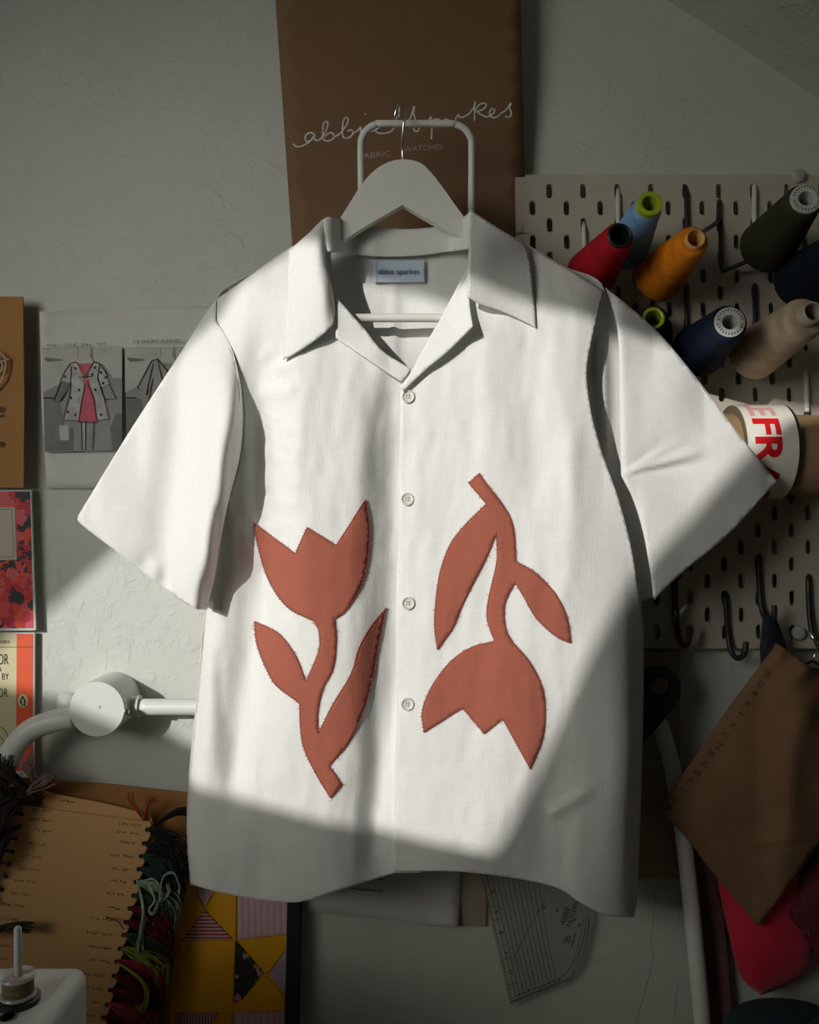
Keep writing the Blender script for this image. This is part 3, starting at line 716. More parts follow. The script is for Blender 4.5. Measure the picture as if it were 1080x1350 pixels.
def tape_text(s, mtl, ang0, x_left, h, arc):
    me = text_mesh(s, 0, .03); bmm = bmesh.new(); bmm.from_mesh(me)
    for _ in range(2): bmesh.ops.subdivide_edges(bmm, edges=[e_ for e_ in bmm.edges if e_.calc_length() > 0.08], cuts=1)
    bmesh.ops.triangulate(bmm, faces=bmm.faces)
    x0 = min(v.co.x for v in bmm.verts); x1 = max(v.co.x for v in bmm.verts)
    for v in bmm.verts:
        q = ang0 + (v.co.x-x0)/(x1-x0)*arc          # 0 = top of the roll, grows toward the viewer and down
        X = x_left + (v.co.y/.7)*h
        v.co = (X, B1.y - (Rr+.0003)*math.sin(q), B1.z + (Rr+.0003)*math.cos(q))
    bmm.to_mesh(me); bmm.free(); me.name = 'lettering'; o = link('lettering', me, mtl, tr, False); me.materials.clear(); me.materials.append(mtl)
M_RINK = mat('red_ink', (.72,.012,.022), .35, var=.02); M_PINK = mat('faded_red_ink', (.80,.42,.42), .3, var=.05)
xl = P(1001, TY, .112).x
for dx in (0,):
    tape_text('FRAGILE', M_RINK, math.radians(51), xl+dx, .027, math.radians(195))
tape_text('LE', M_PINK, math.radians(8), xl, .027, math.radians(39))

# ---------------------------------------------------------------- white tube frame with drum joint
fr_ = thing('tube_frame', 'white metal tube frame on the wall with a round drum joint left of the shirt', 'frame', P(130, 935, 0))
dc = (131, 930)
d0, d1 = P(136, 927, 0), P(127.5, 935, .060)
RD = 36.5*(D-.06)/F
lathe('drum', P(127.5, 935, .060) + Vector((0, .060, 0)), P(127.5, 935, .06), [(0, 0), (0, RD*1.0), (.058, RD*1.0), (.060, RD*.985), (.0602, 0)], M_WPAINT, fr_, 56)
c_ = P(130, 932, .0605); lathe('drum_screw', c_, c_ + Vector((0, -1, 0)), [(0, 0), (0, .0022), (.0006, .002), (.0006, 0)], M_PIN, fr_, 12)
tube('socket', [P(160, 931, .034), P(184, 931, .034)], .0105, M_WPAINT, fr_, seg=24)
lathe('socket_collar', P(180, 931, .034), P(190, 931, .034), [(0, 0), (0, .0125), (.004, .0125), (.004, 0)], M_WPAINT, fr_, 24)
tube('left_stub', [P(80, 925, .03), P(100, 926, .03)], .0105, M_WPAINT, fr_, seg=20)
cs = P(167, 938, .060); lathe('chrome_screw', cs, cs + Vector((.4, -1, .1)), [(-.006, 0), (-.006, .0035), (0, .0035), (.0022, .003), (.003, .0012), (.003, 0)], M_CHROME, fr_, 16)
cs = P(91, 944, .050); lathe('pivot_knob', cs, cs + Vector((-.2, -1, 0)), [(-.012, 0), (-.012, .0055), (0, .0055), (.001, .003), (.001, 0)], M_WPAINT, fr_, 18)
tube('right_tube', curve3([(184,932,34),(300,932,34),(600,932,34),(800,932,34),(845,936,34),(868,952,34),(880,985,34),(890,1030,34),(901,1100,34),(910,1180,34),(918,1260,34),(926,1345,34),(932,1440,34)], 6), .0093, M_WPAINT, fr_, seg=20)
tube('left_tube', curve3([(98,946,44),(70,951,46),(40,963,47),(19,985,47),(7,1012,47),(-12,1045,44),(-40,1090,40),(-62,1200,36),(-66,1400,34)], 6), .0125, M_WPAINT, fr_, seg=20)

# ---------------------------------------------------------------- paper with two photographs of drawn garments
sh = thing('paper_sheet', 'white sheet with two black and white garment photographs left of the shirt', 'paper', P(170, 520, .003))
def d_sh(x, y): return 3.0 + 7*sm((70-x)/22)*0.5 + 5*math.exp(-((y-640)/14)**2)*sm((x-60)/200) + 3*math.exp(-((y-408)/10)**2)
panel('paper', sp('52,411! 180,406! 330,402! 330,645! 62,644! 55,540!'), d_sh, M_PAPER, sh, step=14, thick=.0003)
M_PH = mat('grey_print', (.19,.19,.18), .5, var=.38, vscale=(28,28,14)); M_PHL = mat('light_grey_print', (.38,.38,.35), .5, var=.15, vscale=(40,40,40)); M_PHD = mat('dark_grey_print', (.075,.075,.07), .5, var=.4, vscale=(50,50,30))
M_COAT = mat('coat_print', (.33,.33,.31), .5, var=.25, vscale=(90,90,90)); M_CRIM = mat('crimson_print', (.45,.02,.06), .5, var=.2, vscale=(80,80,80))
def z4(L): return [(40 + x*.19444, 440 + y*.19451) for x, y in L]
def photo(ox, dress):
    ph = slab('photograph', [(x+ox, y) for x, y in z4([(78,95),(622,88),(622,790),(98,802)])], 9.0, .5, M_PH, sh)
    def S(name, L, d, m): return slab(name, [(x+ox, y) for x, y in z4(L)], 9.0+d, .2, m, ph)
    S('print_patch', [(80,100),(320,96),(318,200),(250,230),(215,330),(82,400)], .25, M_PHL)
    S('print_patch', [(425,93),(620,90),(622,300),(560,300),(500,210),(430,180)], .25, M_PHL)
    S('print_patch', [(92,450),(190,440),(230,620),(290,640),(290,790),(98,798)], .3, M_PHD)
    S('print_patch', [(88,430),(160,428),(160,440),(88,443)], .5, M_INK)
    S('print_patch', [(195,620),(260,620),(262,720),(200,725)], .5, M_PHL)
    S('print_patch', [(580,540),(622,545),(622,785),(560,788),(540,640)], .3, M_PHD)
    S('print_patch', [(100,160),(215,172),(212,182),(120,190),(95,175)], .5, M_PHD)
    S('neck', [(325,98),(412,96),(405,150),(430,200),(310,200),(325,150)], .6, M_PHL)
    S('leg', [(343,590),(372,590),(372,780),(350,790)], .6, M_PHL); S('leg', [(376,590),(430,590),(420,785),(378,785)], .6, M_PH)
    return ph
p1 = photo(0, True)
def S1(name, L, d, m, p=p1): return slab(name, z4(L), 9.0+d, .2, m, p)
S1('drawn_coat', [(270,200),(320,190),(345,260),(375,330),(360,400),(335,590),(225,588),(265,420),(278,330),(200,310),(225,260)], .8, M_COAT)
S1('drawn_coat', [(430,190),(470,210),(510,260),(535,340),(480,370),(500,440),(530,580),(450,585),(430,450),(385,330),(400,250)], .8, M_COAT)
S1('drawn_sleeve', [(200,325),(270,340),(210,455),(160,460)], .7, M_PHD); S1('drawn_sleeve', [(480,380),(535,345),(580,440),(500,452)], .7, M_PH)
S1('drawn_dress', [(310,190),(350,210),(410,208),(432,188),(400,250),(385,290),(345,265)], 1.0, M_CRIM)
S1('drawn_dress', [(372,330),(400,335),(440,450),(455,600),(320,598),(345,470)], 1.0, M_CRIM)
S1('drawn_bow', [(355,305),(395,300),(402,330),(360,338)], 1.1, M_CRIM)
def zr(L): return z4(L)
out1 = [[(310,192),(272,200),(235,250),(200,320),(270,340),(278,220)], [(278,330),(262,430),(222,585),(330,590),(345,470),(372,335)], [(310,192),(375,280),(432,190)], [(432,190),(470,205),(515,270),(538,340),(480,370),(455,300),(470,208)],
        [(455,300),(500,440),(532,578),(450,588),(430,450),(385,320)], [(325,295),(420,288)], [(205,325),(158,455),(200,462),(270,345)], [(480,375),(505,445),(580,440),(536,345)], [(345,590),(350,785),(372,785),(374,590)], [(430,590),(420,785)], [(320,600),(455,602)]]
spots = []
for x, y in ((235,290),(303,235),(437,228),(478,262),(510,297),(492,335),(330,380),(253,530),(305,550),(478,548),(440,380),(420,275),(275,435)):
    spots.append([(x-7, y-7), (x+5, y+6)]); spots.append([(x-6, y+7), (x+6, y-6)]); spots.append([(x, y-10), (x+1, y+10)])
ribbons('drawn_outline', [zr(l) for l in out1 + spots], 1.0, 10.6, M_INK, p1)
p2 = photo(109, False)
S2 = lambda name, L, d, m: S1(name, L, d, m, p2)
S2('drawn_jacket', [(860,172),(930,250),(935,330),(850,420),(800,470),(830,330),(785,415),(728,370),(820,185)], .9, M_PH)
ribbons('drawn_outline', [zr(l) for l in ([(820,185),(725,368),(785,415),(832,200)], [(820,185),(862,170),(935,262)], [(832,300),(800,470)], [(862,170),(880,250),(900,330)])], 1.2, 10.6, M_INK, p2)
def scrawl(x, y, n, h, ang=0.0, sp_=None):
    """illegible hand-printed word of n letters"""
    L = []; c, s_ = math.cos(math.radians(ang)), math.sin(math.radians(ang)); adv = (sp_ or h*1.15)
    for i in range(n):
        if n > 6 and i == n//2: continue
        for _ in range(random.choice((2, 2, 3))):
            pts = [(i*adv + random.uniform(0, h*.75), random.uniform(-h, 0)) for _ in range(2)]
            if abs(pts[0][0]-pts[1][0]) + abs(pts[0][1]-pts[1][1]) < h*.5: pts[1] = (pts[0][0]+h*.15, pts[0][1]-h*.7)
            L.append([(x + a_*c - b_*s_, y + a_*s_ + b_*c) for a_, b_ in pts])
    return L
ribbons('handwritten_notes', scrawl(61, 457, 5, 2.6) + scrawl(86, 456.5, 10, 3.0, -.5) + scrawl(128, 455.5, 4, 2.6), .8, 9.8, M_INK, sh)
text('1/2 SHORT-SLEEVES', 176, 452.5, 4.2, 9.8, M_INK, sh, ang=-1, width=62)

# ---------------------------------------------------------------- left edge: kraft card, red cover print, penguin cover print
kc = thing('kraft_card', 'upright kraft card strung with pale cord at the left edge', 'card', P(10, 520, .02))
slab('card', [(-70,390),(30,391),(32,520),(31,643),(-70,643)], 22, 2, M_KRAFT3, kc)
for L in ([(-30,478,24),(-8,464,28),(4,468,28),(8,480,28),(4,498,28),(-4,512,26),(-14,522,24)], [(-10,480,26),(2,477,28),(13,473,26)], [(-12,470,25),(0,474,27),(3,488,28),(-8,492,26)], [(-12,548,25),(2,547,26)]):
    tube('cord', curve3(L, 6), .0011, mat('pale_cord', (.55,.42,.30), .8), kc, seg=8)
for x, y in ((3, 540), (3, 586), (0, 480)):
    slab('card_slot', ellipse(x, y, 5, 4, 14), 22.3, .2, mat('slot_brown', (.10,.045,.012), .8), kc)
rc = thing('cover_print', 'red and black petal patterned cover print with a framed cream panel', 'print', P(15, 740, .012))
slab('cover', [(-90,646),(41,646),(47,831),(-90,833)], 13, 3, M_PAPER, rc)
slab('petal_pattern', [(-90,648),(39.5,648),(44,828),(-90,829)], 13.4, .3, blotches('petals', [(.012,.008,.010),(.55,.020,.020),(.62,.06,.075),(.018,.010,.012),(.66,.06,.012),(.45,.012,.03),(.60,.09,.12)], 95), rc)
slab('title_panel', [(-60,669),(19.5,668.5),(22,738),(-60,740)], 13.9, .4, mat('cream_panel', (.50,.46,.36), .7, var=.04), rc)
ribbons('panel_border', [[(-55,672),(15.5,671.5),(18,734),(-55,736)]], .9, 14.1, mat('dull_red_ink', (.25,.04,.03), .6), rc)
pc = thing('cover_print', 'cream and orange cover print with a bird emblem above the bent white tube', 'print', P(15, 930, .01))
slab('cover', [(-90,833),(45.5,834),(45,1019),(-90,1022)], 9, 3, M_PAPER, pc)
M_CREAM = mat('cream_print', (.62,.56,.34), .6, var=.04); M_OR = mat('orange_print', (.72,.085,.018), .5, var=.04)
slab('cream_field', [(-90,835.5),(22,835.5),(21,1016),(-90,1018)], 9.4, .3, M_CREAM, pc)
slab('orange_band', [(22,835.5),(43.5,835.5),(43,1016),(21,1016.5)], 9.4, .3, M_OR, pc)
ribbons('rule_line', [[(-90,853.5),(43.4,853)]], .7, 9.8, M_INK, pc)
em = slab('bird_emblem', ellipse(30, 924, 6.8, 8.6, 28), 9.8, .3, M_CREAM, pc)
slab('bird_body', sp('29.5,917! 31,918.2 32,920.5 33.8,925 33,928 33.6,931! 31.5,930.6 30,930.5 28,931! 28,929 26.3,926 27,922 28.3,919'), 10.1, .2, M_INK, em)
slab('bird_belly', sp('29.8,920.5 31.6,924 31.2,928 29.8,929.5 28.8,927 28.7,923.5'), 10.3, .2, M_CREAM, em)
for s_, x, y, h, wd in (('BOOKS', -9, 848, 4, 22), ('OR', -3, 876, 14, 14), ('BY', 2.5, 896, 8.5, 9), ('OR', -3, 919, 11.5, 13.5), ('&', -3, 885, 6, 5)):
    text(s_, x, y, h, 9.8, M_INK, pc, width=wd)
ribbons('line_drawing', [sp('-12,958 0,958 8,965 11,974', 5, False), sp('-12,972 -2,970 4,976 3,984', 5, False)], .9, 9.8, M_INK, pc)

# ---------------------------------------------------------------- bottom left: kraft boards and thread card
kb = slab('kraft_backing_board', [(-80,1018),(60,1028),(150,1035),(252,1046),(300,1050),(300,1450),(-80,1450)], 9, 3, M_KRAFT3)
tag(kb, 'large orange-brown kraft board standing behind the thread sample card', 'board')
tc = thing('thread_sample_card', 'kraft thread sample card with rows of upside-down handwriting', 'card', P(100, 1250, .03))
tc2 = thing('thread_sample_card', 'second kraft thread card peeping out above the front one', 'card', P(110, 1100, .02))
back_c = [(57,1043),(72,1047),(132,1058),(198,1074),(206,1100),(120,1300),(20,1300),(30,1080),(57,1058)]
slab('card', back_c, 22, 1.5, M_KRAFT2, tc2)
ribbons('handwriting', scrawl(98, 1056, 6, 2.6, 188), 1.0, 22.5, M_INK, tc2)
# front card with notched punch holes down both slanted edges
Rh = [(194,1094),(190,1112),(186,1129),(183,1146),(179,1164),(176,1181),(166,1233),(158,1251),(154,1268),(150,1287),(145,1306),(141,1323),(136,1342)]
Rh = [(194,1094),(190,1112),(186,1129),(183,1146),(179,1163),(176,1181),(171,1198),(166,1216),(163,1233),(158,1251),(154,1268),(150,1287),(145,1306),(141,1325),(136,1342),(132,1360)]
Lh = [(29,1073),(25,1089),(20,1106),(16,1123),(11,1139),(7,1156),(2,1173),(-3,1190),(-8,1207),(-13,1224)]
fc_o = [(25,1062),(198,1084)]
for x, y in Rh: fc_o += [(x+5.5, y-5), (x+3, y-3.2)] + [(x+3.4*math.cos(q), y-3.4*math.sin(q)) for q in [math.radians(a_) for a_ in (60,100,140,180,220,260,300)]] + [(x+3, y+3.2), (x+4.6, y+5)]
fc_o += [(126,1425),(-75,1425)]
for x, y in reversed(Lh): fc_o += [(x-5, y+5), (x-3, y+3.2)] + [(x+3.4*math.cos(q), y+3.4*math.sin(q)) for q in [math.radians(a_) for a_ in (120,80,40,0,-40,-80,-120)]] + [(x-3, y-3.2), (x-4, y-5)]
slab('card', fc_o, 30, 1.5, M_KRAFT2, tc)
hw = []
rowsL = [(68,1069,8),(69,1082,9),(66,1096,7),(60,1113,7),(56,1130,9),(53,1147,9),(48,1163,9),(37,1179,7),(32,1194,9),(25,1212,8),(20,1230,8),(15,1247,6),(10,1264,7),(6,1282,7)]
rowsR = [(186,1088,9),(183,1099,9),(178,1111,6),(175,1129,9),(170,1146,7),(167,1162,7),(164,1179,7),(158,1197,5),(152,1213,10),(150,1232,11),(147,1250,9),(144,1267,8),(136,1286,8),(134,1303,8),(131,1321,9),(126,1339,9)]
for x, y, n in rowsL + rowsR: hw += scrawl(x, y-1, n, 2.7, 186, 3.4)
ribbons('handwriting', hw, .9, 30.4, M_INK, tc, 'stuff')
# thread bundles
def bundle(name, start, path, n, spread, m, parent, r=.0006, seg=4, seed=0, label=None):
    rnd = random.Random(seed); bag = ([], [])
    for i in range(n):
        o1, o2, ph = rnd.uniform(-1, 1), rnd.uniform(-1, 1), rnd.uniform(0, 6)
        pts = [(start[0], start[1], start[2])]
        for k, (x, y, d) in enumerate(path):
            s_ = spread*(k+1)/len(path)
            pts.append((x + o1*s_ + rnd.uniform(-.25, .25)*s_, y + o2*s_ + rnd.uniform(-.25, .25)*s_, d + rnd.uniform(-4, 8)))
        tube('', curve3(pts, 4), r, None, None, seg=seg, cap=False, bag=bag)
    o = raw(name, bag[0], bag[1], m, parent, True, 'stuff')
    if label: o['label'] = label
    return o
TM = lambda n, c: mat(n, c, .85, var=.3, vscale=(60,60,60))
tg, tdg, tm_, tbr, tpk, tgy, tol, tbk, tor = TM('pale_green_thread', (.30,.46,.26)), TM('bottle_green_thread', (.018,.055,.038)), TM('maroon_thread', (.14,.006,.014)), TM('dark_brown_thread', (.035,.020,.016)), TM('mauve_thread', (.30,.20,.19)), TM('pale_grey_thread', (.38,.44,.38)), TM('olive_green_thread', (.26,.30,.04)), TM('black_thread', (.012,.012,.014)), TM('orange_red_thread', (.50,.07,.02))
for i, (x, y) in enumerate(Rh):
    m = [tbk, tbk, tdg, tdg, tg, tdg, tm_, tm_, tdg, tol, TM('crimson_thread', (.35,.01,.03)), tm_, tm_, TM('rose_thread', (.45,.05,.10)), tm_, tm_][i]
    wx = 52 if i < 8 else 60
    bundle('thread_bundle', (x+1, y, 31), [(x+10, y+2, 36), (x+28, y+10, 40), (x+wx-8, y+26, 40), (x+wx-14, y+52, 36)], 46, 17, m, tc, seed=i+3)
    slab('punch_hole', ellipse(x, y, 3.3, 3.3, 14), 28.6, .3, M_INK, tc)
bundle('thread_bundle', (196,1092,31), [(215,1080,40),(235,1070,44),(252,1072,44),(256,1082,42)], 26, 9, tbk, tc, seed=50)
bundle('thread_bundle', (180,1160,34), [(186,1180,40),(190,1205,44),(186,1235,44),(184,1252,42)], 16, 5, tg, tc, r=.0009, seed=51)
for sd_, L in ((60, [(205,1160,44),(214,1180,48),(206,1192,50),(222,1178,50),(220,1165,50)]), (61, [(208,1190,44),(214,1158,50),(228,1150,50),(236,1168,50),(234,1176,48)]), (62, [(204,1186,46),(196,1200,50),(202,1206,50),(206,1194,50)])):
    bundle('loose_thread', (192+sd_-60, 1160, 42), L, 4, 3, tgy, tc, r=.0008, seed=sd_)
bundle('thread_bundle', (154,1268,33), [(166,1276,44),(185,1290,48),(194,1308,48),(190,1330,48),(182,1328,46)], 16, 4, tol, tc, r=.0009, seed=70)
bundle('loose_thread', (163,1225,33), [(155,1214,36),(143,1210,38),(141,1208,36)], 2, 1, TM('crimson_thread', (.35,.01,.03)), tc, seed=71)
bundle('thread_bundle', (190,1082,24), [(182,1070,28),(174,1056,30),(171,1048,30)], 8, 4, tor, tc2, seed=72, label='orange red thread tuft')
bundle('thread_bundle', (190,1084,24), [(192,1072,28),(196,1058,30),(206,1054,30)], 10, 4, tor, tc2, seed=73)
for i, (x, y) in enumerate(Lh):
    m = [tbr, tpk, tbr, tbr, tpk, tgy, tbk, tbr, tbr, tol][i]
    bundle('thread_bundle', (x, y, 31), [(x-10, y-2, 36), (x-22, y-6, 40), (x-32, y+4, 42)], 26, 9, m, tc, seed=90+i)
    slab('punch_hole', ellipse(x, y, 3.3, 3.3, 14), 28.6, .3, M_INK, tc)
bundle('thread_bundle', (60,1052,31), [(45,1050,40),(30,1045,46),(15,1050,46),(2,1075,46)], 60, 12, tbr, tc2, seed=110, label='thick dark brown thread tuft')
bundle('thread_bundle', (30,1068,31), [(22,1062,42),(12,1050,50),(4,1030,54),(8,1006,54)], 60, 12, tbr, tc, seed=111)
bundle('thread_bundle', (30,1055,40), [(40,1042,48),(54,1034,50),(66,1026,50)], 26, 9, tpk, tc2, seed=112)
bundle('thread_bundle', (10,1060,45), [(6,1030,54),(10,1008,56),(14,996,56)], 12, 9, tbk, tc, seed=113)
bundle('thread_bundle', (48,1046,34), [(30,1036,46),(14,1024,54),(-6,1012,58),(-20,1030,58)], 70, 13, tbr, tc2, r=.0008, seed=115)
bundle('thread_bundle', (44,1060,34), [(28,1058,44),(14,1062,52),(-2,1078,56),(-16,1100,56)], 80, 15, tbr, tc, r=.0008, seed=116)
bundle('thread_bundle', (24,1092,34), [(14,1096,44),(6,1108,50),(-4,1124,52),(-12,1140,52)], 60, 12, tbr, tc, r=.0008, seed=117)
bundle('thread_bundle', (46,1040,42), [(40,1022,50),(34,1010,54),(38,1002,54)], 20, 8, tpk, tc2, seed=118)
bundle('thread_bundle', (-30,1235,40), [(-10,1228,48),(15,1222,52),(38,1222,50)], 50, 7, TM('dark_olive_thread', (.055,.05,.018)), tc, seed=114, label='dark olive thread tassel')

# ---------------------------------------------------------------- patchwork quilt and dark board
M_YEL = mat('mustard_cotton', (.78,.38,.008), .85, var=.05, bump=.0003, bscale=(600,600,600))
M_GING = stripes('pink_gingham', [(.62,.30,.36),(.66,.42,.45),(.55,.48,.50)], 42, 'X', distort=1.5)
M_LIL = mat('lilac_cotton', (.46,.34,.44), .85, var=.1)
M_FLOR = blotches('dark_floral', [(.022,.018,.020),(.03,.008,.014),(.42,.27,.24),(.02,.035,.03),(.025,.018,.02),(.022,.018,.02)], 120)
M_RST = stripes('red_white_stripe', [(.42,.03,.04),(.42,.03,.04),(.50,.48,.44),(.48,.46,.42)], 75, 'Z')
M_RST2 = stripes('red_white_ticking', [(.42,.03,.04),(.50,.48,.44)], 90, 'X')
qt = thing('patchwork_quilt', 'mustard and pink patchwork quilt hanging below the hem of the shirt', 'quilt', P(300, 1260, .014))
slab('backing', [(228,1120),(384,1120),(378,1425),(222,1425)], 11, 3, M_YEL, qt)
def patch(L, m, d=13.0, lab=None):
    cx = sum(p[0] for p in L)/len(L); cy = sum(p[1] for p in L)/len(L)
    L = [(cx+(x-cx)*.985, cy+(y-cy)*.985) for x, y in L]
    o = slab('patch', L, d, 2.2, m, qt, bevel=.8)
    if lab: o['label'] = lab
patch([(228,1120),(312,1122),(312,1172),(282,1174),(256,1171),(229,1165)], M_YEL)
patch([(255,1171),(283,1175),(270,1197)], M_GING, lab='pink triangular patch')
patch([(229,1165),(255,1171),(269,1198),(240,1240),(232,1240)], M_YEL)
patch([(283,1175),(312,1172),(311,1240),(308,1238),(271,1198)], M_YEL)
patch([(269,1199),(307,1239),(240,1241)], M_RST, lab='red and white striped triangular patch')
patch([(238,1241),(311,1240),(307,1334),(231,1334)], M_YEL)
patch([(313,1120),(384,1120),(381,1232),(313,1240)], M_GING, lab='pink and white striped square patch')
patch([(313,1240),(381,1232),(379,1250),(353,1284),(348,1283)], M_YEL)
patch([(311,1240),(348,1283),(315,1322),(308,1322)], M_FLOR, lab='dark floral triangular patch')
patch([(355,1285),(379,1250),(376,1314)], M_LIL, lab='lilac pink triangular patch')
patch([(350,1286),(376,1314),(376,1332),(307,1334),(316,1322)], M_YEL)
patch([(231,1336),(289,1335),(276,1356),(270,1400),(229,1400)], M_RST2, lab='red ticking patch')
patch([(290,1336),(306,1335),(305,1400),(272,1400)], M_YEL)
patch([(307,1336),(376,1333),(374,1400),(306,1400)], M_GING, lab='pink and white striped patch')
bb_ = slab('dark_board', [(380,1130),(396,1130),(391,1425),(374,1425)], 24, 22, mat('blue_black_board', (.012,.016,.026), .5))
tag(bb_, 'narrow blue black upright board edge beside the quilt', 'board')

# ---------------------------------------------------------------- papers below the hem and pattern ruler
wp = thing('note_paper', 'pale sheet of paper showing just under the middle of the hem', 'paper', P(500, 1180, .01))
def d_wp(x, y): return 7 + 9*sm((y-1185)/40)*(0.4+0.6*sm((x-430)/150))
panel('paper', sp('372,1080! 613,1080! 604,1222! 560,1219 470,1208 400,1200!'), d_wp, M_PAPER, wp, step=14, thick=.0003)
ribbons('handwriting', [[(463,1171),(478,1173),(505,1175)], [(498,1158),(506,1160)]], 1.3, lambda x, y: d_wp(x, y)+.4, M_INK, wp)
gs = slab('grey_brown_sheet', [(585,1080),(645,1080),(640,1221),(600,1221)], 5, 1.5, M_OLIVE)  # flat grey-brown strip beside the pale paper
tag(gs, 'small brownish strip behind the pale paper under the hem', 'card')
oc = slab('pattern_card', [(690,857),(897,857),(897,1159),(690,1159)], 5, 2, M_OLIVE)
tag(oc, 'olive grey card on the wall between the shirt and the right-hand tube', 'card')
M_ACRY = mat('clear_acrylic', (.42,.41,.36), .2, var=.02, alpha=.35)
ru = thing('pattern_ruler', 'clear curved pattern ruler with black grid lines under the hem', 'ruler', P(700, 1230, .012))
def z7(L): return [(620 + x*.18519, 1140 + y*.18519) for x, y in L]
ro = z7([(40,-250),(1100,-250)]) + [(790,1150)] + z7([(860,380),(850,480),(820,600),(790,700),(740,800),(700,840),(560,890),(290,1010),(275,960),(175,540),(85,110)])
slab('blade', ro, 13, 2, M_ACRY, ru)
Ls = []
for k in range(12):
    x0, x1 = 85+36*k, 290+29*k
    Ls.append([(x0-20, 20), (x0, 90), (x0+(x1-x0)*.5, 500), (x1, 935-12*k)])
Ls += [[(310,665),(400,490),(540,240)], [(275,960),(400,905),(560,840),(640,805),(690,765),(740,680),(790,500),(808,380)], [(285,985),(420,930),(580,870),(710,815),(770,720),(820,580),(850,380)],
       [(300,970),(640,830)], [(830,370),(812,500),(770,660)]]
for k in range(9):
    q = k/9; x, y = 95+q*185, 120+q*830; Ls.append([(x+15, y), (x+70, y-16)])
for k in range(40):
    q = k/40; x, y = 88+q*190, 110+q*850; Ls.append([(x, y), (x+12+6*(k % 2), y-3)])
for k in range(34):
    q = k/33; x, y = 285+q*430, 992-q*170; Ls.append([(x, y), (x-5, y-14-6*(k % 2))])
for k in range(20):
    q = k/19; x, y = 715+q*135, 815-q*400+60*math.sin(q*3.1)*0; Ls.append([(x+8, y), (x-8, y-5)])
ribbons('grid_lines', [z7(l) for l in Ls], .55, 13.2, M_INK, ru)
text('ABBIE', 745, 1220, 7, 13.3, M_INK, ru, ang=-72, width=24)
text('PATTERN', 752.5, 1222, 5.5, 13.3, M_INK, ru, ang=-72, width=34)
ribbons('numerals', [z7(l) for l in ([(145,190),(175,180),(160,198)], [(180,345),(200,325),(190,345)], [(210,480),(240,478),(222,492)], [(250,630),(272,622)], [(280,780),(300,770),(306,782)], [(508,300),(530,290),(520,322),(540,300)], [(610,330),(625,312),(618,335)],
        [(545,628),(548,640)], [(440,760),(446,782)], [(670,560),(676,530),(700,505),(715,510),(706,528),(714,545),(700,555),(688,530)], [(720,585),(735,540),(745,490)], [(735,405),(750,380)], [(772,440),(785,415)])]
        + [z7([(340+36*k, 925-13*k), (352+36*k, 918-13*k), (350+36*k, 930-13*k)]) for k in range(9)], 1.2, 13.3, M_INK, ru)
# hairline cracks in the plaster as thin dark lines
ck = ribbons('plaster_crack_1', [sp('866,1168 863,1195 861,1220 858,1240 862,1262 855,1290 850,1310 838,1350 835,1375', 4, False), sp('898,1290 892,1310 890,1340', 4, False)], .7, .4, mat('crack_grey', (.20,.20,.18), .9))
struct(ck)

# ---------------------------------------------------------------- scissors
sc = thing('scissors', 'black handled scissors hanging half hidden behind the shirt side', 'scissors', P(860, 930, .06))
M_SCI = mat('black_handle_plastic', (.010,.013,.018), .35)
slab('handle', sp('846,887 860,880 874,879 888,884 897,898 898,914 893,928 880,944 862,966 848,979! 838,986! 832,975! 834,930! 838,900'), 62, 9, M_SCI, sc, holes=[ellipse(872, 906, 12.5, 11, 26, -.2)], bevel=2.5)
slab('handle', sp('800,905 815,895 828,900 834,915 834,950 838,985! 826,985! 812,960 798,935'), 60, 9, M_SCI, sc, holes=[ellipse(815, 922, 9, 13, 22, .3)], bevel=2.5)
slab('blade', sp('826,980! 842,982! 830,1030 812,1085! 818,1030!'), 58, 2, mat('steel_blade', (.5,.5,.5), .25, metal=1), sc, bevel=.5)
tube('pivot_rivet', [P(833, 980, .052), P(833, 980, .064)], .003, M_CHROME, sc, seg=14)  # rivet where handles and blade meet

# ---------------------------------------------------------------- pouch, strap, clip, red cloth
st_ = panel('navy_strap', sp('1006,812! 1022,812! 1034,842 1045,880! 1003,880! 1002,850!'), lambda x, y: 42 + 4*math.sin((x-1000)/9), mat('navy_webbing', (.010,.013,.022), .8), None, step=4, thick=.0015)
tag(st_, 'navy strap looped over the pegboard hook above the tan pouch', 'strap')
po = thing('drawstring_pouch', 'tan cotton drawstring pouch hanging cornerwise at the lower right', 'bag', P(1000, 1030, .07))
pout = sp('1024,848! 1050,866 1082,890 1130,925! 1175,960! 1110,1070! 1060,1140 1000,1222! 940,1150 905,1105 868,1068! 905,1015 960,935 1004,876!')
def d_po(x, y):
    dd = distline(pout, np.array([x]), np.array([y]))[0]
    h = 60 + 14*(1-math.exp(-dd/40))
    h += 3.5*noise.noise(Vector((x/40, y/70, 2))) * sm(dd/20)
    u_ = (x-1024)*.77 + (y-848)*.64; v_ = -(x-1024)*.64 + (y-848)*.77     # gathers run down from the drawn edge
    h += 5.0*math.sin(u_/6.5 + .6*math.sin(v_/14))*math.exp(-max(0, v_)/34)
    h += 7*noise.noise(Vector((x/34, y/95, 8)))*sm((x-985)/40)*sm(dd/15)
    h += 2.5*math.exp(-((y-1112-(x-1000)*-.12)/5)**2)*sm((x-985)/20)*sm((1070-x)/20) - 2.5*math.exp(-((y-1120-(x-1000)*-.12)/5)**2)*sm((x-985)/20)*sm((1070-x)/20)
    h += 20*sm((x-1000-(y-900)*-.05)/60) - 12*sm((x-1062)/40) + 5*math.sin((x+y*.15)/11)*sm((x-1025)/30)*math.exp(-abs(y-940)/150)
    return h
panel('cotton_body', pout, d_po, mat('tan_cotton', (.20,.11,.055), .9, var=.08, bump=.0002, bscale=(900,900,900)), po, step=6, thick=.0012)
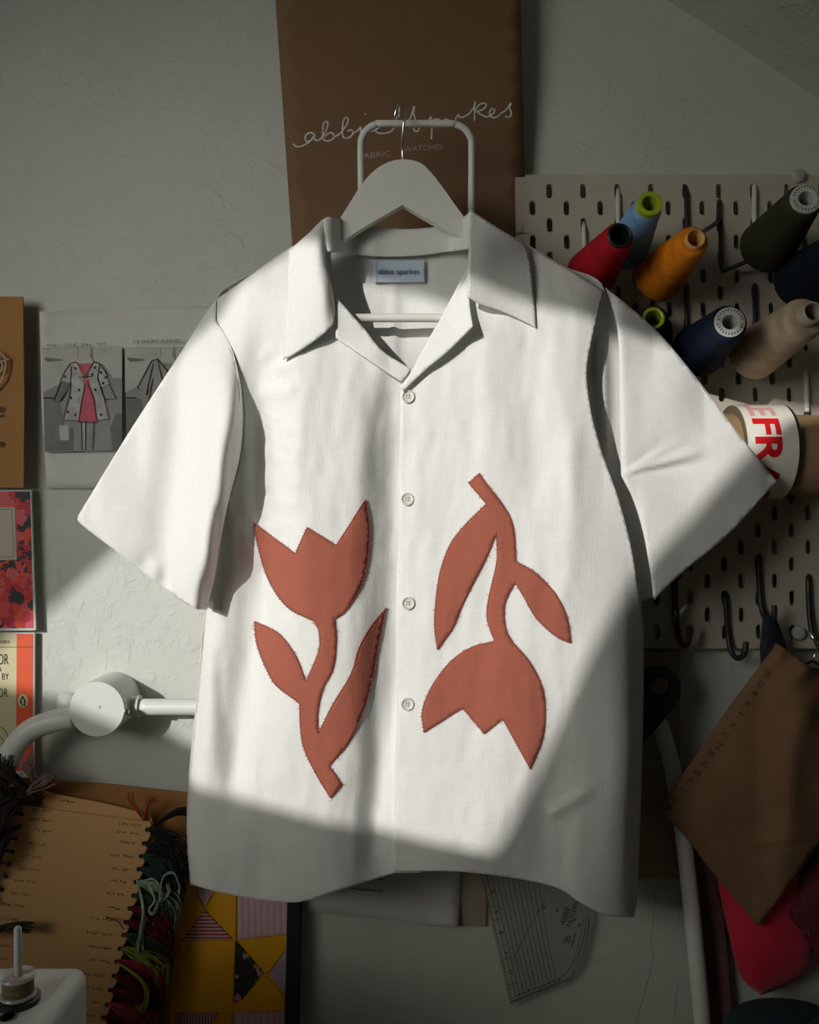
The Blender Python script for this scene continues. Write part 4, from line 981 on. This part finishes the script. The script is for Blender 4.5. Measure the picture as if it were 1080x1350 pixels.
panel('cotton_back', pout, lambda x, y: 60 - 8*sm(distline(pout, np.array([x]), np.array([y]))[0]/60), MATS['tan_cotton'], po, step=14, thick=.001)
tube('drawn_edge', [P(x, y, .066) for x, y in resample([(1022,850),(1050,868),(1082,892),(1130,927)], 8, False)], .0025, MATS['tan_cotton'], po, seg=8)
word = 'WORKINGMENSCLUB'
for i, ch in enumerate(word):
    q = i/(len(word)-1); x = 1012 + (881-1012)*q; y = 882 + (1060-882)*q + 6*math.sin(q*3.1)
    c_ = 8.6
    text(ch, x, y, 8.0, 0, mat('brown_ink', (.055,.026,.012), .8), po, ang=126, width=(2.0 if ch == 'I' else (9 if ch in 'WM' else 6.8)), depthfn=lambda a_, b__: d_po(a_, b__) + .9)
kr = thing('metal_clip', 'small silver clip and ring hanging at the right edge above the pouch', 'clip', P(1078, 850, .05))
tube('clip_arm', curve3([(1068,834,46),(1073,842,50),(1078,852,50),(1082,862,50)], 5), [.0022]*15+[.0012], M_CHROME, kr, seg=10)
tube('ring', [P(1083+10*math.cos(q), 868+10*math.sin(q), .05) for q in [2*math.pi*k/24 for k in range(25)]], .0013, M_CHROME, kr, seg=8)
tube('black_cord', curve3([(1062,876,46),(1072,872,50),(1084,878,50)], 5), .0015, M_BLACKM, kr, seg=8)
rt = panel('red_tag', sp('1064,882! 1075,880! 1096,892! 1090,908! 1074,892!'), 47, mat('dark_red_felt', (.16,.012,.014), .9), None, step=6, thick=.002); tag(rt, 'dark red felt tag between the pouch top and the right edge', 'tag')
rcl = thing('red_cloth', 'bright red cloth with a dark sequinned maroon upper part below the pouch', 'cloth', P(1010, 1240, .05))
ro_ = sp('944,1150! 955,1205 972,1275 985,1298 1004,1312! 1030,1302 1058,1285 1070,1262 1078,1225 1090,1140! 1010,1120!')
def d_rc(x, y): return 34 + 18*(1-math.exp(-distline(ro_, np.array([x]), np.array([y]))[0]/22)) + 2*noise.noise(Vector((x/30, y/40, 4)))
panel('red_body', ro_, d_rc, mat('red_satin', (.62,.018,.05), .55, var=.1, sheen=.2), rcl, step=7, thick=.0012)
mo_ = sp('1002,1215! 1030,1170 1085,1100! 1140,1050! 1150,1270! 1078,1272! 1066,1240 1030,1228!')
def d_mo(x, y): return 40 + 16*(1-math.exp(-distline(mo_, np.array([x]), np.array([y]))[0]/20)) + 3*math.sin(x/14)
panel('maroon_part', mo_, d_mo, mat('maroon_cloth', (.115,.010,.022), .8, var=.2), rcl, step=8, thick=.0012)
bag = ([], [])
for i in range(60):
    cx, cy = random.choice(((1056,1155),(1050,1200),(1063,1228),(1060,1180))); x, y = random.gauss(cx, 4), random.gauss(cy, 6); p = P(x, y, (d_mo(x, y)+1.2)/1000)
    tube('', [p, p + Vector((0, -.0005, 0))], .0006, None, None, seg=5, bag=bag)
raw('sequins', bag[0], bag[1], mat('silver_sequin', (.7,.7,.66), .2, metal=.8), rcl, False, 'stuff')
mr_ = panel('maroon_drape', sp('905,1085! 950,1140! 957,1230 968,1380! 926,1380! 917,1250 908,1150!'), lambda x, y: 15 + 4*math.sin((x-900)/7+y/300), mat('dark_maroon_cloth', (.17,.075,.072), .9, var=.15), None, step=9, thick=.001)
tag(mr_, 'dark maroon strip of fabric hanging right behind the long white tube', 'fabric')
# teal cloth bundle standing on the table
TZ = 0.736; tt = P(1048, 1339, .12); TH = tt.z - TZ
tcap = thing('cloth_bundle', 'dark teal rounded cloth bundle just showing at the bottom right', 'cloth', (tt.x, tt.y, TZ))
vs, fs = [], []
def tprof(t): return .078*math.sin(math.pi/2*min(1, t*1.9))**.8*(1-.22*max(0, t-.55)**1.2)
def tpt(t, q):
    rr = tprof(t)*(1 + .012*math.cos(6*q)); th = t*math.pi/2
    return Vector((tt.x + rr*math.cos(q), tt.y + rr*.9*math.sin(q), TZ + TH*(math.cos(th)**.9 if t < 1 else 0)))
for j in range(21):
    for k in range(44): vs.append(tpt(j/20, 2*math.pi*k/44))
for j in range(20):
    for k in range(44): a0 = j*44+k; a1 = j*44+(k+1) % 44; fs.append([a0, a0+44, a1+44, a1])
raw('bundle_body', vs, fs, mat('teal_cotton', (.012,.050,.052), .8, var=.15), tcap)
for q in (-2.3, -1.4, -.5):
    tube('panel_seam', [tpt(j/20, q) + Vector((math.cos(q), math.sin(q), .5))*.0006 for j in range(1, 21)], .0010, mat('light_teal_thread', (.05,.10,.10), .8), tcap, seg=6)
# tiny red crochet charm on the first hook
bag = ([], [])
for i in range(9):
    a_ = i*.75; cx, cy = 889 + 5.5*math.cos(a_)*(i % 3)/2, 761 + 4.5*math.sin(a_)*(i % 3)/2
    tube('', [P(cx+4*math.cos(q), cy+3.6*math.sin(q), .028 + .003*math.sin(2*q+i)) for q in [2*math.pi*k/12 for k in range(13)]], .0009, None, None, seg=6, bag=bag)
ch = raw('crochet_charm', bag[0], bag[1], mat('dusty_red_yarn', (.24,.035,.030), .9)); tag(ch, 'tiny red crochet charm on the pegboard under the sleeve cuff', 'charm')

# ---------------------------------------------------------------- table, sewing machine corner, bobbin
zt = 0.735
tb = thing('work_table', 'wooden work table below the frame that carries the sewing machine', 'table', (0, -.33, 0))
def box(name, x0, x1, y0, y1, z0, z1, m, parent, bevel=.004, seg=3):
    me = bpy.data.meshes.new(name); bm = bmesh.new(); bmesh.ops.create_cube(bm, size=1)
    for v in bm.verts: v.co = Vector(((x0+x1)/2 + v.co.x*(x1-x0), (y0+y1)/2 + v.co.y*(y1-y0), (z0+z1)/2 + v.co.z*(z1-z0)))
    bm.to_mesh(me); bm.free(); o = link(name, me, m, parent, True); b = o.modifiers.new('b', 'BEVEL'); b.width = bevel; b.segments = seg
    me.set_sharp_from_angle(angle=math.radians(70)); return o
M_TABLE = mat('table_wood', (.42,.30,.18), .5, var=.12, vscale=(3, 40, 40))
box('tabletop', -.80, .80, -.62, -.005, zt-.028, zt, M_TABLE, tb)
for x in (-.76, .76):
    for y in (-.58, -.05): box('leg', x-.022, x+.022, y-.022, y+.022, 0, zt-.028, M_TABLE, tb)
smd = 385
mc = thing('sewing_machine', 'corner of a white sewing machine at the bottom left', 'sewing machine', P(-40, 1400, smd/1000))
tp = P(30, 1317, smd/1000)
M_MACH = mat('white_machine_plastic', (.52,.55,.52), .35, var=.02)
xr = P(83, 1350, smd/1000).x
box('arm', xr-.32, xr, -smd/1000-.055, -smd/1000+.055, tp.z-.13, tp.z-.002, M_MACH, mc, .011, 5)
box('column', xr-.10, xr-.001, -smd/1000-.053, -smd/1000+.053, zt+.03, tp.z-.10, M_MACH, mc, .01, 4)
box('base', xr-.32, xr+.004, -smd/1000-.075, -smd/1000+.075, zt, zt+.04, M_MACH, mc, .01, 4)
spd = P(24, 1318, smd/1000)
lathe('winder_seat', Vector((spd.x, spd.y, tp.z-.003)), Vector((spd.x, spd.y, 3)), [(0, .0155), (.0045, .0155), (.005, .0145), (.005, 0)], M_BLACKM, mc, 36)
tube('winder_pin', [Vector((spd.x, spd.y, tp.z)), Vector((spd.x, spd.y, tp.z+.028)), Vector((spd.x-.0005, spd.y, tp.z+.052)), Vector((spd.x-.0005, spd.y, tp.z+.0535))], [.0029, .0029, .0027, .0014], M_MACH, mc, seg=20)
bo_ = thing('bobbin', 'clear bobbin wound with dull gold thread on the sewing machine pin', 'bobbin', (spd.x, spd.y, tp.z+.003))
zb = tp.z + .0025; up = Vector((spd.x, spd.y, 3)); M_BOB = mat('clear_bobbin_plastic', (.62,.62,.58), .12, var=.02, alpha=.6)
lathe('flange', Vector((spd.x, spd.y, zb)), up, [(0, .0035), (0, .0125), (.0012, .0132), (.0024, .0125), (.0024, .0035)], M_BOB, bo_, 36)
lathe('flange', Vector((spd.x, spd.y, zb+.0135)), up, [(0, .0035), (0, .0125), (.0012, .0132), (.0024, .0125), (.0018, .010), (.0018, .0035)], M_BOB, bo_, 36)
lathe('wound_thread', Vector((spd.x, spd.y, zb+.0024)), up, [(0, .0032), (0, .0108)] + [(.0111*k/8, .0109+.00015*(k % 2)) for k in range(1, 9)] + [(.0111, .0032)], mat('dull_gold_thread', (.13,.105,.045), .6, var=.3, vscale=(100,100,900)), bo_, 32)
for x, y in ((8, 1336), (12, 1347)):
    q = P(x, y, smd/1000+.02); lathe('recess', Vector((q.x, q.y, tp.z-.0019)), Vector((q.x, q.y, 3)), [(0, .006), (.0003, .006), (.0003, 0)], mat('grey_recess', (.18,.19,.18), .5), mc, 20)
